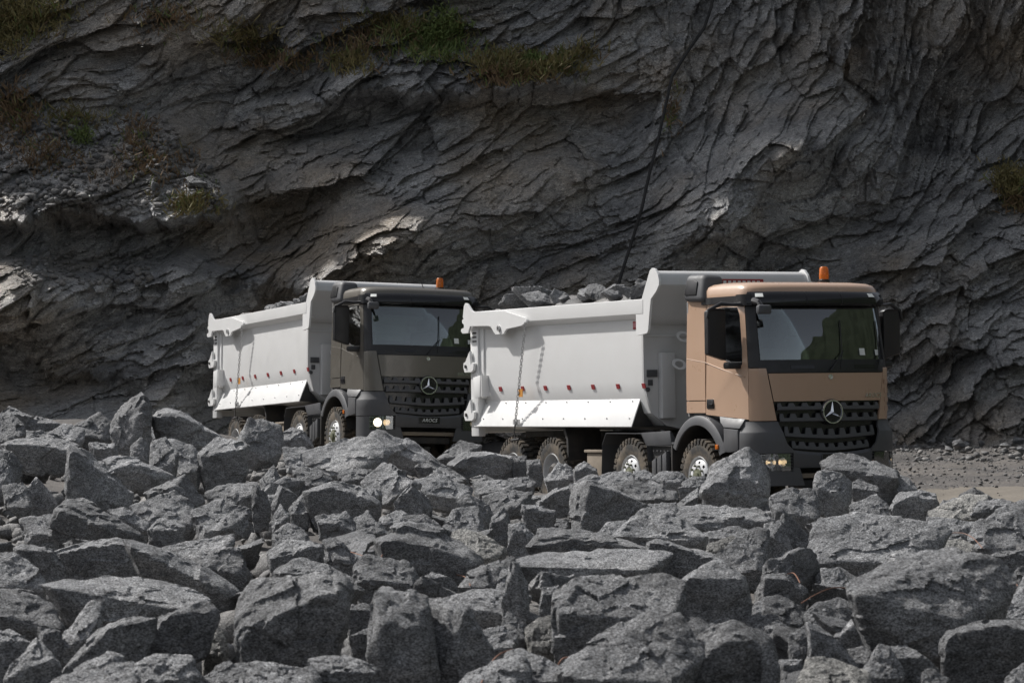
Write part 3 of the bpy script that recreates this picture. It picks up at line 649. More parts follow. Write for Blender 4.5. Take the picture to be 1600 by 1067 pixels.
    for x in (0, -2.08, -4.73, -6.13):
        ax = MB().lathe([(.07, -1.0), (.07, -.25), (.16, -.12), (.17, 0), (.16, .12), (.07, .25), (.07, 1.0)], (x, 0, .56), 'y', 16).build('axle', M['chassis'], T)
        for sg in (-1, 1):
            if x > -3: wheel_part('front', T, (x, sg * 1.235, .56), sg > 0)
            else:
                wheel_part('rear', T, (x, sg * 1.235, .56), sg > 0); wheel_part('rear', T, (x, sg * .89, .56), sg > 0)
        for y in (-.5, .5): MB().box(x - .5, x + .5, y - .05, y + .05, .62, .70).build('leaf_spring', M['chassis'], T, bevel=.01)
    # ---- dump body
    BY = .04; x0, x1 = -7.50, -1.75
    cs = [(1.22, 3.02), (1.22, 1.98), (1.165, 1.76), (1.08, 1.5), (.84, 1.31), (.5, 1.24), (0, 1.22)]
    full = cs + [(-a, b) for a, b in reversed(cs[:-1])]; inn = [(a - math.copysign(.035, a) if abs(a) > .1 else a, b + (.035 if b < 1.9 else 0)) for a, b in full]
    db = MB(); n = len(full)
    V = [(x, BY - a, b) for x in (x0, x1) for a, b in full] + [(x, BY - a, b) for x in (x0, x1) for a, b in inn]
    F = [(i, i + 1, n + i + 1, n + i) for i in range(n - 1)] + [(2 * n + i, 3 * n + i, 3 * n + i + 1, 2 * n + i + 1) for i in range(n - 1)]
    F += [(0, n, 3 * n, 2 * n), (n - 1, 3 * n - 1, 4 * n - 1, 2 * n - 1)] + [(i, 2 * n + i, 2 * n + i + 1, i + 1) for i in range(n - 1)]
    B = db.add(V, F).build('dump_body', M['white'], T, smooth=25, fix=False)
    bmf = bmesh.new(); bmf.from_mesh(B.data); bmesh.ops.recalc_face_normals(bmf, faces=bmf.faces); bmf.to_mesh(B.data); bmf.free()
    wl = [(BY - a, b) for a, b in full]
    wl[0] = (wl[0][0], 2.86); wl[-1] = (wl[-1][0], 2.86)
    fw = MB().prism(wl, lambda u, v, t: (t, u, v), x1 + .03, x1 - .02).build('front_wall', M['shaded_white'], B)
    hb = [(-1.72, 2.84), (-1.60, 2.86), (-1.50, 2.93), (-1.46, 3.0), (-1.36, 3.12), (-1.26, 3.235), (-1.12, 3.335), (-1.03, 3.43), (-1.035, 3.52), (-1.07, 3.59), (-1.14, 3.64), (-1.22, 3.645), (-1.30, 3.60), (-1.46, 3.40), (-1.60, 3.15), (-1.77, 3.0)]
    MB().prism(hb, lambda u, v, t: (u, BY + t, v), -1.30, 1.30).build('headboard', M['shaded_white'], B, smooth=32)
    fl = [(-1.27, 3.65), (-1.2, 3.685), (-1.12, 3.67), (-1.02, 3.58), (-.985, 3.48), (-.995, 3.42), (-1.08, 3.33), (-1.25, 3.22), (-1.30, 3.0), (-1.345, 2.76), (-1.38, 2.71), (-1.47, 2.70), (-1.72, 2.68), (-1.72, 3.0), (-1.55, 3.2), (-1.43, 3.40)]
    for sg in (-1, 1): MB().prism(fl, lambda u, v, t: (u, BY + sg * t, v), 1.30, 1.34).build('headboard_flange', M['white'], B, bevel=.006, smooth=18)
    if True:
        MB().prism([(-.45, 3.435), (.55, 3.435), (.55, 3.52), (-.45, 3.52)], lambda u, v, t: (-1.035 + (v - 3.43) * -.05 + t, u, v), .0, .012).build('sign_strip', M['red'], B)
        for k in range(11): MB().box(-1.02, -1.012, -.42 + k * .085, -.37 + k * .085, 3.44, 3.495).build('strip_letter', M['paper'], B)
    for sg in (-1, 1):
        Y = lambda w_: BY + sg * w_
        rl = [(1.22, 3.23), (1.345, 3.23), (1.345, 3.01), (1.225, 2.93), (1.19, 2.93), (1.19, 3.23)]
        MB().prism(rl, lambda u, v, t: (t, Y(u), v), x0 + .05, -1.49).build('top_rail', M['white'], B, bevel=.008, smooth=18)
        sk = MB().prism([(1.13, 1.775), (1.31, 1.30), (1.30, 1.285), (1.11, 1.765)], lambda u, v, t: (t, Y(u), v), x0, -1.97).build('side_skirt', M['white'], B, bevel=.003)
        for k in range(8): 
            x = -7.3 + k * .73
            for f in (.2, .75): MB().lathe([(.016, 0), (.012, .012), (0, .014)], (x + .12 * f, 0, 0), 'z', 8).build('bolt', M['steel'], sk).matrix_local = Matrix.Translation((0, Y(1.13 + .18 * f + .01), 1.775 - .475 * f)) @ Matrix.Rotation(sg * R(-69) * -1, 4, 'X')
        for xx in (-1.99, x0 + .02): MB().prism([(1.12, 1.76), (1.30, 1.30), (.9, 1.30), (1.07, 1.5)], lambda u, v, t: (t, Y(u), v), xx - .01, xx + .012).build('skirt_gusset', M['chassis'], B)
        for k in range(7): MB().prism([(-6.72 + k * .822, 1.88), (-6.62 + k * .822, 1.88), (-6.62 + k * .822, 1.955), (-6.72 + k * .822, 1.955)], lambda u, v, t: (u, Y(t - (1.98 - v) * .25), v), 1.218, 1.232).build('reflector', M['red'], B)
        lb = MB().box(-2.02, -1.76, min(Y(1.215), Y(1.23)), max(Y(1.215), Y(1.23)), 2.785, 2.905).build('side_sign', M['red'], B)
        MB().box(-2.005, -1.775, min(Y(1.23), Y(1.234)), max(Y(1.23), Y(1.234)), 2.815, 2.88).build('sign_print', M['pink'], lb)
        br = [(-7.70, 3.15), (-7.65, 3.34), (-7.60, 3.385), (-7.52, 3.37), (-7.36, 3.25), (-7.29, 3.23), (-6.09, 3.20), (-5.36, 3.07), (-5.30, 3.03), (-5.30, 2.99), (-5.49, 2.94), (-6.03, 2.90), (-6.09, 2.87), (-6.15, 2.82), (-6.45, 2.82), (-6.53, 2.87), (-6.62, 2.95), (-6.70, 2.97), (-7.42, 2.985), (-7.50, 2.87), (-7.72, 2.87), (-7.78, 2.91), (-7.77, 2.95), (-7.66, 2.97), (-7.66, 3.02), (-7.73, 3.05), (-7.73, 3.10), (-7.67, 3.12)]
        bk = MB().prism(br, lambda u, v, t: (u, Y(t), v), 1.36, 1.40).build('tailgate_bracket', M['white'], B, bevel=.005, smooth=18)
        MB().lathe([(.05, 0), (.05, sg * .03), (.03, sg * .03), (.03, 0)], (-6.30, Y(1.40), 2.92), 'y', 16).build('bracket_eye', M['steel'], bk)
        post = MB().box(-7.64, -7.36, min(Y(1.16), Y(1.29)), max(Y(1.16), Y(1.29)), 1.13, 3.1).build('rear_post', M['white'], B, bevel=.008)
        MB().box(-7.36, -7.22, min(Y(1.19), Y(1.25)), max(Y(1.19), Y(1.25)), 1.77, 2.98).build('post_web', M['white'], B, bevel=.008)
        for k in range(3): MB().box(-7.55, -7.40, min(Y(1.29), Y(1.296)), max(Y(1.29), Y(1.296)), 2.72 + k * .07, 2.745 + k * .07, None).build('post_slot', M['chassis'], post)
        for z in (2.31, 1.49):
            hk = [(-7.56, z + .26), (-7.73, z + .08), (-7.80, z + .06), (-7.81, z - .02), (-7.76, z - .1), (-7.50, z - .1), (-7.42, z - .06), (-7.40, z + .05), (-7.44, z + .07), (-7.52, z + .02)]
            h_ = MB().prism(hk, lambda u, v, t: (u, Y(t), v), 1.30, 1.35).build('latch_hook', M['white'], B, bevel=.005, smooth=18)
            MB().lathe([(0, .0), (.03, 0), (.03, sg * .02), (0, sg * .02)], (-7.70, Y(1.352), z), 'y', 12).build('latch_pin', M['chassis'], h_)
        MB().prism([(-7.24, 1.77), (-7.05, 1.79), (-7.02, 2.16), (-7.30, 2.12)], lambda u, v, t: (u + (t - 1.22) * -.9, Y(t), v), 1.34, 1.355).build('mud_wing', M['white'], B, bevel=.004)
        MB().box(-7.12, -7.10, min(Y(1.2), Y(1.35)), max(Y(1.2), Y(1.35)), 1.80, 2.15).build('wing_web', M['white'], B)
    MB().box(-7.72, -7.645, BY - 1.15, BY + 1.15, 1.18, 3.16).build('tailgate', M['white'], B, bevel=.02)
    # front wall fittings
    MB().box(x1 + .03, x1 + .16, -.93, -.70, 1.42, 2.42).build('lift_channel', M['shaded_white'], fw, bevel=.01)
    for y, z in ((-.58, 2.66), (-.66, 2.24)):
        pts = [(y + .12 * math.cos(q), z + .085 * math.sin(q)) for q in lin(0, 2 * math.pi, 17)[:-1]]; hol = [(y + .075 * math.cos(q), z + .05 * math.sin(q)) for q in lin(0, 2 * math.pi, 17)[:-1]]
        MB().prism(pts, lambda u, v, t: (t + (v - z) * -.6, u, v), x1 + .22, x1 + .20, [hol]).build('lifting_eye', M['white'], fw)
    MB().box(x1 + .03, x1 + .055, -1.13, -.95, 2.05, 2.16).build('type_plate', M['plastic'], fw, bevel=.004)
    MB().box(x1 + .03, x1 + .05, -1.11, -1.03, 1.92, 2.01).build('type_plate', M['plastic'], fw, bevel=.004)
    MB().lathe([(.035, 0), (.035, .03), (0, .035)], (x1 + .03, -1.12, 1.86), 'x', 14).build('plug', M['plastic'], fw)
    MB().box(x1 + .03, x1 + .05, -1.16, 1.2, 2.66, 2.70).build('wall_rib', M['shaded_white'], fw, bevel=.006)
    hy = MB().lathe([(.10, -.2), (.10, 1.2)], (-1.62, .05, .95), 'z', 18).build('lift_ram', M['chassis'], T)
    # chain between the bracket and the skirt
    ch = MB(); A = Vector((-5.34, BY - 1.40, 2.99)); Bp = Vector((-5.87, BY - 1.345, 1.33)); nl = 34
    for k in range(nl):
        c = A.lerp(Bp, (k + .5) / nl); d_ = (Bp - A).normalized(); sd_ = d_.cross(Vector((0, 1, 0))).normalized() if k % 2 else Vector((0, 1, 0)); hl_ = (Bp - A).length / nl * .66
        ch.tube([c + d_ * hl_ * math.cos(q) + sd_ * .021 * math.sin(q) for q in lin(0, 2 * math.pi, 9)], .0075, 5, False)
    ch.build('chain', M['steel'], B)
    MB().tube([Bp, Bp + Vector((.0, -.02, -.12)), Bp + Vector((.05, -.03, -.25))], .014, 6).tube([Bp + Vector((-.08, -.03, -.26)), Bp + Vector((.2, -.03, -.24))], .02, 8).build('chain_tail', M['chassis'], B)
    MB().box(Bp.x - .1, Bp.x + .14, BY - 1.335, BY - 1.325, 1.33, 1.41).build('chain_hook_plate', M['steel'], B)
    MB().box(-5.70, -5.56, BY - 1.36, BY - 1.352, 1.78, 1.91).build('tag', M['tagm'], B).rotation_euler = (0, 0, 0)
    return T
make_truck(TAN_M, 'tanpaint', 'tan tipper lorry with white dump body full of rocks', lamp='lamp_dim')
make_truck(DARK_M, 'darkpaint', 'dark grey tipper lorry with one headlight lit, behind the tan one', lamp='lamp_on')

# ------------------------------------------------------------- rocks
ICO = {}
def ico(n):
    if n not in ICO:
        bm = bmesh.new(); bmesh.ops.create_icosphere(bm, subdivisions=n, radius=1); bm.verts.ensure_lookup_table()
        ICO[n] = (np.array([v.co[:] for v in bm.verts]), np.array([[v.index for v in f.verts] for f in bm.faces])); bm.free()
    return ICO[n]
def hull_planes(P):
    bm = bmesh.new()
    for p in P: bm.verts.new(p)
    r = bmesh.ops.convex_hull(bm, input=bm.verts); bmesh.ops.recalc_face_normals(bm, faces=bm.faces); bm.normal_update()
    N = []; D = []
    for f in bm.faces:
        if f.calc_area() < 1e-7: continue
        N.append(f.normal[:]); D.append(f.normal.dot(f.verts[0].co))
    bm.free(); return np.array(N), np.array(D)
def rock_shape(P, sub, seed, k=70, rough=1.0):
    """a broken block: the hull of the given corners, edges worn, faces split into chips"""
    P = np.asarray(P, float); c = (P.min(0) + P.max(0)) / 2 * .35 + P.mean(0) * .65; ext = np.maximum(P.max(0) - P.min(0), .02); size = float(np.prod(ext) ** (1 / 3))
    N, D = hull_planes([tuple(p) for p in (P - c)])
    D = np.maximum(D, .02 * size); dirs, F = ico(sub); d = dirs * (ext / ext.max()); 
    q = np.maximum(d @ N.T, 0) / D; t = (q ** k).sum(1) ** (-1.0 / k); V = d * t[:, None]
    L = size
    h1, e1 = facets(V / (.34 * L) + seed * 3.7, seed, None, .8); h2, e2 = facets(V / (.14 * L) + seed * 1.9, seed + 7, None, .8); h3, _ = facets(V / (.06 * L) + seed, seed + 13, None, .7)
    r = np.linalg.norm(V, axis=1)[:, None]
    disp = rough * (.032 * L * h1 + .014 * L * h2 + .005 * L * h3 + .012 * L * fbm(V / (.5 * L) + seed, 3, seed))
    V = V + V / np.maximum(r, 1e-6) * np.clip(disp, -.2 * L, .09 * L)[:, None]
    return V + c, F
def ray_ground(px, py):
    r = ray(px, py); Ys = np.arange(11.0, 66, .04); X = r[0] / r[1] * Ys; Z = CZ + r[2] / r[1] * Ys
    hit = np.where(Z <= ground_z(X, Ys) + .02)[0]; return float(Ys[hit[0]]) if len(hit) else 55.0

TILE = {'A': (0, 610), 'B': (400, 610), 'C': (800, 680), 'D': (1200, 680), 'E': (0, 830), 'F': (400, 830), 'G': (800, 830), 'H': (1200, 830)}
# each stone: outline | ridge between its upper face and its front face (measured on enlarged parts of the photograph) ; L = upper face shows, D = front face shows
STONES = '''
A 695,210 760,95 880,35 940,100 945,340 900,390 800,340 700,270 | 905,60 850,200 820,330
A 400,260 620,135 690,210 700,290 620,330 500,300 | 640,300 480,275
A 960,180 1060,120 1160,140 1300,260 1390,300 1250,420 1050,330 | 980,175 1080,150 1180,190
A 945,340 1030,300 1110,400 1070,530 960,545 940,470 | 1100,430 1070,525 950,520
A 1050,300 1200,350 1260,420 1230,530 1120,540 1100,430 | 1130,520 1230,500
A 440,370 560,400 640,470 810,620 790,710 680,745 420,690 430,560 | 445,385 450,560 640,700
A 640,450 720,420 880,440 960,520 1090,540 920,610 780,590 | 700,500 840,455 950,545
A 20,340 110,300 250,300 440,340 470,370 380,450 230,520 130,450 | 40,340 200,335 430,380
A -60,170 60,135 130,200 150,260 0,350 -80,330 | 120,280 0,330
A 100,250 300,265 480,340 380,370 130,310 | 130,305 390,350
A 1250,400 1360,300 1440,330 1550,340 1540,480 1400,540 1290,560 1260,470 | 1270,420 1400,400 1540,360
A 820,350 880,295 935,350 930,420 880,450 820,420 | 900,430 830,420
A 910,640 1150,540 1270,690 1200,740 1080,680 | 940,645 1090,600 1220,725
A 830,720 1080,640 1200,720 1220,860 1150,840 960,850 880,800 | 950,835 1190,840
A 180,610 230,550 310,630 370,730 200,710 | 240,560 350,720
A 20,600 150,580 195,660 190,735 60,740 50,650 | 60,730 180,725
A 330,880 360,750 450,690 560,720 700,800 880,900 560,930 | 380,755 480,780 640,850
A 1300,640 1400,600 1600,575 1620,620 1560,740 1470,775 1370,740 | 1400,740 1480,765 1590,640
A 680,750 770,730 930,820 930,885 820,860 | 750,790 900,870
A 930,870 1010,800 1150,850 1140,930 950,930 | 960,875 1130,865
A 1210,760 1370,690 1560,760 1450,870 1260,900 | 1280,885 1440,860
A -40,360 60,380 140,470 90,575 -40,560 | 10,420 95,560
A -60,200 60,110 200,170 190,270 -40,280 | D
A 130,240 250,165 380,215 370,300 170,300 | D
A 290,270 400,205 520,240 510,320 320,330 | L
A 940,240 1000,200 1080,260 1040,330 950,320 | L
A 140,810 330,770 520,900 500,930 180,910 | 200,905 480,920
A 400,700 520,680 640,760 520,770 | D
A 560,330 720,330 740,420 640,440 | D
A -50,430 40,440 90,560 30,640 -60,600 | L
B -100,310 -40,190 60,190 160,220 160,360 60,440 -80,430 | -90,340 60,430
B 150,280 230,235 300,260 360,355 180,355 | 170,315 290,290 350,345
B 300,385 480,340 620,300 720,300 830,380 640,480 480,560 420,500 | 450,545 650,475
B 700,290 780,250 980,330 1110,430 1080,490 960,475 800,390 | 740,330 960,420 1060,470
B 1000,480 1110,430 1280,530 1230,550 1090,510 | 1090,480 1230,530
B 660,570 800,450 960,560 1010,590 870,710 780,725 740,620 | 790,715 960,590
B 870,700 980,590 1050,650 1090,760 1010,810 900,790 | 965,605 1000,785
B 1000,560 1150,530 1340,600 1300,680 1200,710 1060,655 | 1060,645 1280,685
B 310,640 480,575 620,600 760,700 770,770 560,770 400,790 330,740 | 330,635 490,600 740,700
B 210,740 300,640 340,720 330,780 240,785 | 320,765 230,775
B 380,790 560,760 620,850 600,915 460,880 | 390,830 500,830 610,880
B 620,800 700,760 780,840 830,890 640,905 | 640,895 800,885
B 1200,460 1290,390 1450,390 1600,410 1640,470 1560,555 1380,565 1290,520 | 1220,470 1330,420 1480,400 1600,425
B 1140,420 1280,310 1400,350 1300,420 1200,465 | 1150,430 1290,410
B 1170,860 1250,740 1380,720 1430,850 1400,905 1230,905 | 1240,895 1400,890
B 1420,660 1600,620 1720,640 1640,730 1500,800 | 1480,785 1620,730
B 1260,690 1330,650 1430,700 1480,780 1430,835 1370,730 | 1350,700 1430,815
B 1480,790 1560,740 1600,870 1560,940 1450,910 | 1470,830 1560,800
B 30,560 110,470 150,550 110,650 60,650 | 50,600 130,560
B 90,740 150,590 250,660 200,750 100,760 | 120,745 160,610
B 100,820 150,710 210,780 150,860 | 120,845 200,790
B 520,530 640,480 720,500 650,580 540,580 | 540,570 680,545
B -20,590 60,640 90,720 60,810 -20,770 | 10,610 80,730
B 170,360 300,360 380,440 360,500 230,500 190,420 | 230,490 370,480
B 620,640 740,610 780,650 760,750 700,730 | 640,650 760,660
B 770,800 880,740 960,790 950,860 850,880 | 800,835 940,825
B 1350,570 1560,560 1680,590 1500,650 1400,650 | 1400,648 1560,620
B 100,900 200,830 300,880 330,950 120,965 | 130,955 310,935
B 240,500 380,480 470,550 420,610 290,600 | L
B 930,790 1050,770 1150,850 1100,900 970,890 | L
B 1110,440 1180,400 1230,440 1180,490 | D
C 1190,350 1290,190 1480,75 1560,130 1600,330 1590,390 1440,475 1370,430 | 1200,350 1290,300 1410,265 1500,270 1590,370
C 370,580 380,330 490,290 600,350 850,450 700,540 560,560 520,615 440,605 | 490,295 460,430 440,600
C 150,420 270,340 400,300 380,400 280,460 180,455 | 160,430 290,345 380,320
C 540,615 600,540 710,530 640,645 560,645 | 560,635 640,625
C 640,640 830,465 1030,510 1200,620 1200,725 1080,700 900,660 740,640 | 680,630 900,645 1110,685 1200,640
C 110,700 200,590 420,590 650,640 850,710 640,770 380,790 300,730 150,720 | 160,690 380,640 640,700 840,712
C 10,790 200,730 520,770 850,720 960,740 820,855 620,885 470,890 350,915 130,890 50,840 | 40,815 200,890 360,905 640,875 830,845
C 850,680 900,650 1290,770 1250,805 1100,890 960,870 820,850 960,740 | 860,670 1000,690 1280,775
C 1040,500 1060,450 1180,430 1320,440 1480,480 1590,520 1590,580 1430,570 1200,610 1080,570 | 1080,560 1250,595 1430,520 1580,540
C 1030,430 1160,330 1165,380 1060,455 | 1050,450 1160,385
C 1200,360 1270,380 1390,410 1420,475 1300,450 1200,430 | D
C 1200,610 1400,570 1480,600 1400,640 1250,655 | L
C 1220,680 1380,620 1400,640 1280,745 1220,740 | W
C 1290,760 1400,640 1540,580 1600,600 1600,800 1500,890 1440,860 | 1420,855 1560,840
C 60,430 100,450 270,470 200,590 150,615 70,520 | 80,450 240,490
C -20,560 60,550 150,640 90,700 -20,715 | 10,580 130,640
C 860,430 1020,420 1050,480 980,505 880,480 | L
C 400,300 500,245 640,290 700,335 600,355 490,300 | L
C 670,310 760,280 850,330 1020,350 1030,400 900,435 800,410 | 800,405 1000,400
C 930,260 1000,225 1080,260 1040,305 960,295 | L
C 380,215 450,165 530,210 540,245 400,275 | 390,230 470,200 530,230
C 210,275 290,165 370,210 390,275 300,295 | 220,285 350,275
C -20,270 80,260 150,290 90,335 -20,335 | L
C 760,240 830,215 890,250 830,280 | L
C 90,160 170,155 195,250 100,265 | D
C 0,130 90,130 100,250 20,260 | D
C 200,585 280,520 360,550 300,600 | L
C 1150,270 1200,250 1230,300 1180,330 | L
C 540,260 620,225 690,240 680,290 600,285 | L
C 1040,330 1120,300 1160,330 1100,380 | D
C 560,310 640,228 760,240 830,300 700,340 | L
C 850,300 930,225 1060,240 1120,300 1000,345 | L
C 1060,300 1130,255 1200,280 1150,340 | L
D 330,170 390,170 450,100 540,120 600,135 800,230 800,300 740,370 640,280 480,250 400,230 | 400,215 540,230 690,280 740,310 800,265
D 290,330 300,250 340,210 450,240 510,300 500,400 400,475 340,400 300,405 | 310,330 430,360 480,440
D 510,310 570,280 680,320 700,370 620,405 540,360 | 530,330 620,390 690,350
D 760,460 830,360 940,350 1040,370 1060,430 1000,490 900,535 800,510 | 780,440 900,380 1050,400
D 700,300 800,250 880,270 930,340 820,380 740,375 | 740,365 860,335
D 260,740 330,520 580,500 900,540 1050,560 1110,610 990,690 900,750 780,820 600,820 330,830 | 300,800 440,785 600,790 770,805
D 10,400 150,330 290,340 330,480 310,530 200,530 90,490 50,470 | 60,475 300,520
D 80,520 110,480 200,560 280,680 250,790 160,760 90,650 | 100,645 240,775
D -20,560 80,540 120,680 190,800 40,820 -20,780 | -10,640 90,660
D 520,440 680,370 780,480 720,525 560,510 | L
D 1010,470 1220,370 1370,370 1340,450 1250,510 1180,550 1020,510 | W
D 1250,500 1330,410 1440,390 1540,430 1450,500 1330,550 | 1260,500 1400,440 1530,435
D 1260,640 1320,550 1440,460 1600,400 1700,420 1700,700 1590,730 1400,755 1310,700 | 1310,700 1420,750 1600,715
D 1000,510 1180,540 1300,540 1260,610 1200,610 1060,600 | 1060,595 1200,605
D 930,740 990,710 1200,640 1300,690 1290,745 1120,755 1000,770 | W
D 1380,760 1450,730 1600,720 1640,760 1580,820 1480,815 | 1400,760 1580,735
D 320,850 400,830 500,890 480,930 300,930 | L
D 600,400 680,380 700,420 640,440 | D
D 1080,600 1200,590 1240,640 1120,660 | L
E 340,140 560,70 740,45 800,80 870,110 1000,190 860,290 540,300 430,290 380,200 | 350,138 560,100 740,60 840,115
E 800,60 930,90 1200,180 1480,360 1430,410 1150,275 920,150 | 830,110 1150,255 1420,400
E 300,340 430,300 700,310 900,300 1150,360 1280,420 1130,495 1020,525 880,540 660,570 600,450 530,450 400,410 | 330,350 600,430 660,545 900,525 1120,490
E 330,750 460,580 560,440 640,440 640,500 560,650 400,740 | 350,752 560,655
E 400,870 600,640 690,580 860,540 980,540 820,690 770,780 680,770 560,790 | 700,600 690,755
E 780,790 820,690 1030,530 1130,490 1270,440 1350,520 1200,640 1200,710 1010,740 860,830 | 1035,530 1015,720
E 300,980 460,870 650,760 760,790 850,860 900,980 | 350,1000 850,970
E 860,830 960,760 1180,780 1260,900 1200,980 900,980 | 900,940 1200,910
E -40,130 80,130 180,190 290,320 280,375 60,380 -40,370 | -20,345 200,367 290,340
E -40,370 180,400 320,450 390,600 240,600 110,610 -40,540 | -20,520 110,590 240,588 380,610
E 60,860 240,680 330,770 380,870 250,960 150,950 40,920 | 80,880 330,800
E 100,110 200,80 330,120 400,240 310,330 200,200 | 110,115 320,130
E 1200,180 1400,120 1500,110 1540,200 1530,295 1380,260 1260,220 | 1280,220 1500,270
E 860,285 1000,260 1100,230 1160,355 1050,340 930,310 | D
E 240,600 380,620 390,680 310,760 250,710 | D
E 1280,920 1400,830 1600,810 1700,830 1650,980 1280,980 | L
E 1020,100 1200,60 1450,20 1460,70 1380,130 1180,185 | 1180,180 1400,115
E -40,640 60,620 200,700 90,830 -40,820 | D
E 1250,640 1320,550 1390,640 1420,740 1300,800 | W
F -120,700 -90,480 0,340 380,265 530,310 570,400 550,560 500,720 340,810 150,835 -60,800 | -100,640 60,610 240,550 400,400 510,400 550,520
F 750,60 860,0 1000,-40 1180,10 1300,90 1390,180 1330,290 1250,335 1000,260 940,200 780,130 | 760,70 960,60 1080,130 1290,180 1380,190
F 610,220 700,150 930,190 985,260 975,330 1030,380 970,405 640,380 650,310 | 640,300 830,320 975,330
F 80,130 200,60 400,80 430,110 360,190 220,230 100,210 | 90,170 250,130 400,88
F 420,60 500,40 560,110 650,190 620,250 520,220 480,140 | 500,170 620,210
F 130,250 280,160 450,210 600,290 570,345 420,285 200,285 | 150,262 400,268 580,320
F 750,390 800,365 940,410 1060,420 1060,600 1110,740 1140,850 980,890 760,900 700,760 790,700 760,540 | 770,560 1020,640 1080,745 1000,850 790,885
F 1050,430 1260,450 1330,510 1380,600 1480,740 1420,840 1290,890 1160,820 1080,680 | 1300,520 1270,680 1200,800
F 570,470 660,440 740,470 740,565 600,575 | 580,490 730,500
F 1140,430 1300,380 1480,360 1600,380 1700,400 1600,550 1400,555 1340,500 1260,470 | 1270,470 1400,542 1600,525
F 1050,300 1100,250 1160,290 1250,330 1260,370 1130,395 1060,370 | D
F 1270,335 1340,260 1520,190 1600,150 1640,200 1520,310 1490,370 1340,370 | 1290,345 1480,340
F 1400,620 1560,600 1640,640 1600,750 1500,750 | 1480,735 1600,725
F -60,890 0,810 150,840 350,860 400,950 300,1000 -60,1000 | L
F 340,800 480,770 620,790 760,870 700,970 500,920 380,880 | 380,872 560,892 740,882
F 1240,980 1330,880 1440,830 1640,770 1700,850 1700,1000 1240,1000 | L
F 1200,20 1300,-10 1430,30 1560,100 1520,190 1400,190 1300,100 | W
F 1500,365 1540,250 1640,190 1660,330 1600,400 | L
F 590,660 700,600 760,640 700,740 620,750 | D
F 560,60 640,60 740,120 700,150 600,130 | L
G 275,400 450,300 900,270 1060,320 1010,560 630,620 410,755 300,795 280,560 | 280,510 490,545 640,600 1000,560
G 1060,330 1100,290 1290,190 1440,290 1450,330 1480,470 1470,585 1300,630 1030,610 1005,470 | 1090,300 1290,312 1440,305
G 280,880 460,720 650,590 900,510 1010,530 1070,640 1060,740 1180,770 1000,890 980,980 420,980 | 330,900 500,970 990,950
G 1010,870 1130,710 1220,640 1380,560 1450,590 1590,680 1640,790 1640,960 1060,960 | 1060,880 1220,790 1300,700 1400,680 1560,740
G -60,980 -20,760 70,740 160,790 280,890 400,900 520,980 | L
G 90,610 150,550 270,520 280,620 270,730 180,760 150,670 | W
G 190,350 290,340 270,400 270,510 170,480 | D
G -60,440 0,190 30,200 100,330 100,450 0,565 | 20,220 60,420
G -20,500 100,600 60,650 -60,570 | L
G 1470,630 1480,530 1600,520 1700,540 1650,650 1560,660 | L
G 1480,490 1560,430 1640,420 1660,510 1500,530 | L
G 1500,265 1540,210 1650,190 1720,240 1640,300 1540,300 | L
G 1100,690 1200,640 1230,700 1120,740 | D
H 530,330 700,260 900,160 1080,140 1210,210 1300,160 1420,200 1500,290 1490,400 1400,500 1200,560 1100,640 1080,810 900,700 760,620 680,550 660,490 540,400 | 540,400 690,540 900,690 1070,790 1100,640 1200,560
H 1090,700 1140,620 1300,580 1500,560 1650,570 1700,700 1600,820 1480,910 1250,900 1120,910 1095,800 | 1110,720 1140,640 1500,590 1680,620
H 600,850 700,710 760,740 830,850 840,980 600,980 | 610,920 820,920
H 190,920 250,790 400,800 600,880 640,1000 180,1000 | W
H 250,580 310,590 380,680 480,740 570,860 420,820 260,800 | 255,600 270,780
H 130,660 250,580 260,690 250,800 180,745 | L
H -20,420 80,405 190,460 250,510 200,590 110,590 -20,570 | -10,545 110,582 200,582
H 230,520 300,450 440,420 520,470 540,500 440,570 420,650 360,635 270,580 | 280,580 420,630
H 430,660 560,520 670,530 800,640 860,720 700,725 480,735 | 450,650 570,540 700,570
H 480,740 600,715 660,720 600,840 540,820 | L
H 760,720 880,720 1060,870 950,890 850,960 | D
H 960,880 1000,850 1130,920 1080,1000 960,980 | L
H 1490,910 1600,820 1700,830 1700,1000 1480,1000 | L
H 1410,510 1500,410 1640,390 1700,570 1500,575 1420,550 | L
H 1540,410 1600,280 1700,200 1700,430 1600,450 | L
H -20,280 100,270 230,370 240,445 200,455 80,415 -20,415 | -10,300 120,300 225,390
H -20,600 60,560 130,600 130,690 20,705 | D
H -40,690 40,760 70,850 30,980 -40,980 | L
H 330,230 440,230 500,290 480,340 350,350 | L
H 70,800 210,800 180,910 90,870 | D
'''
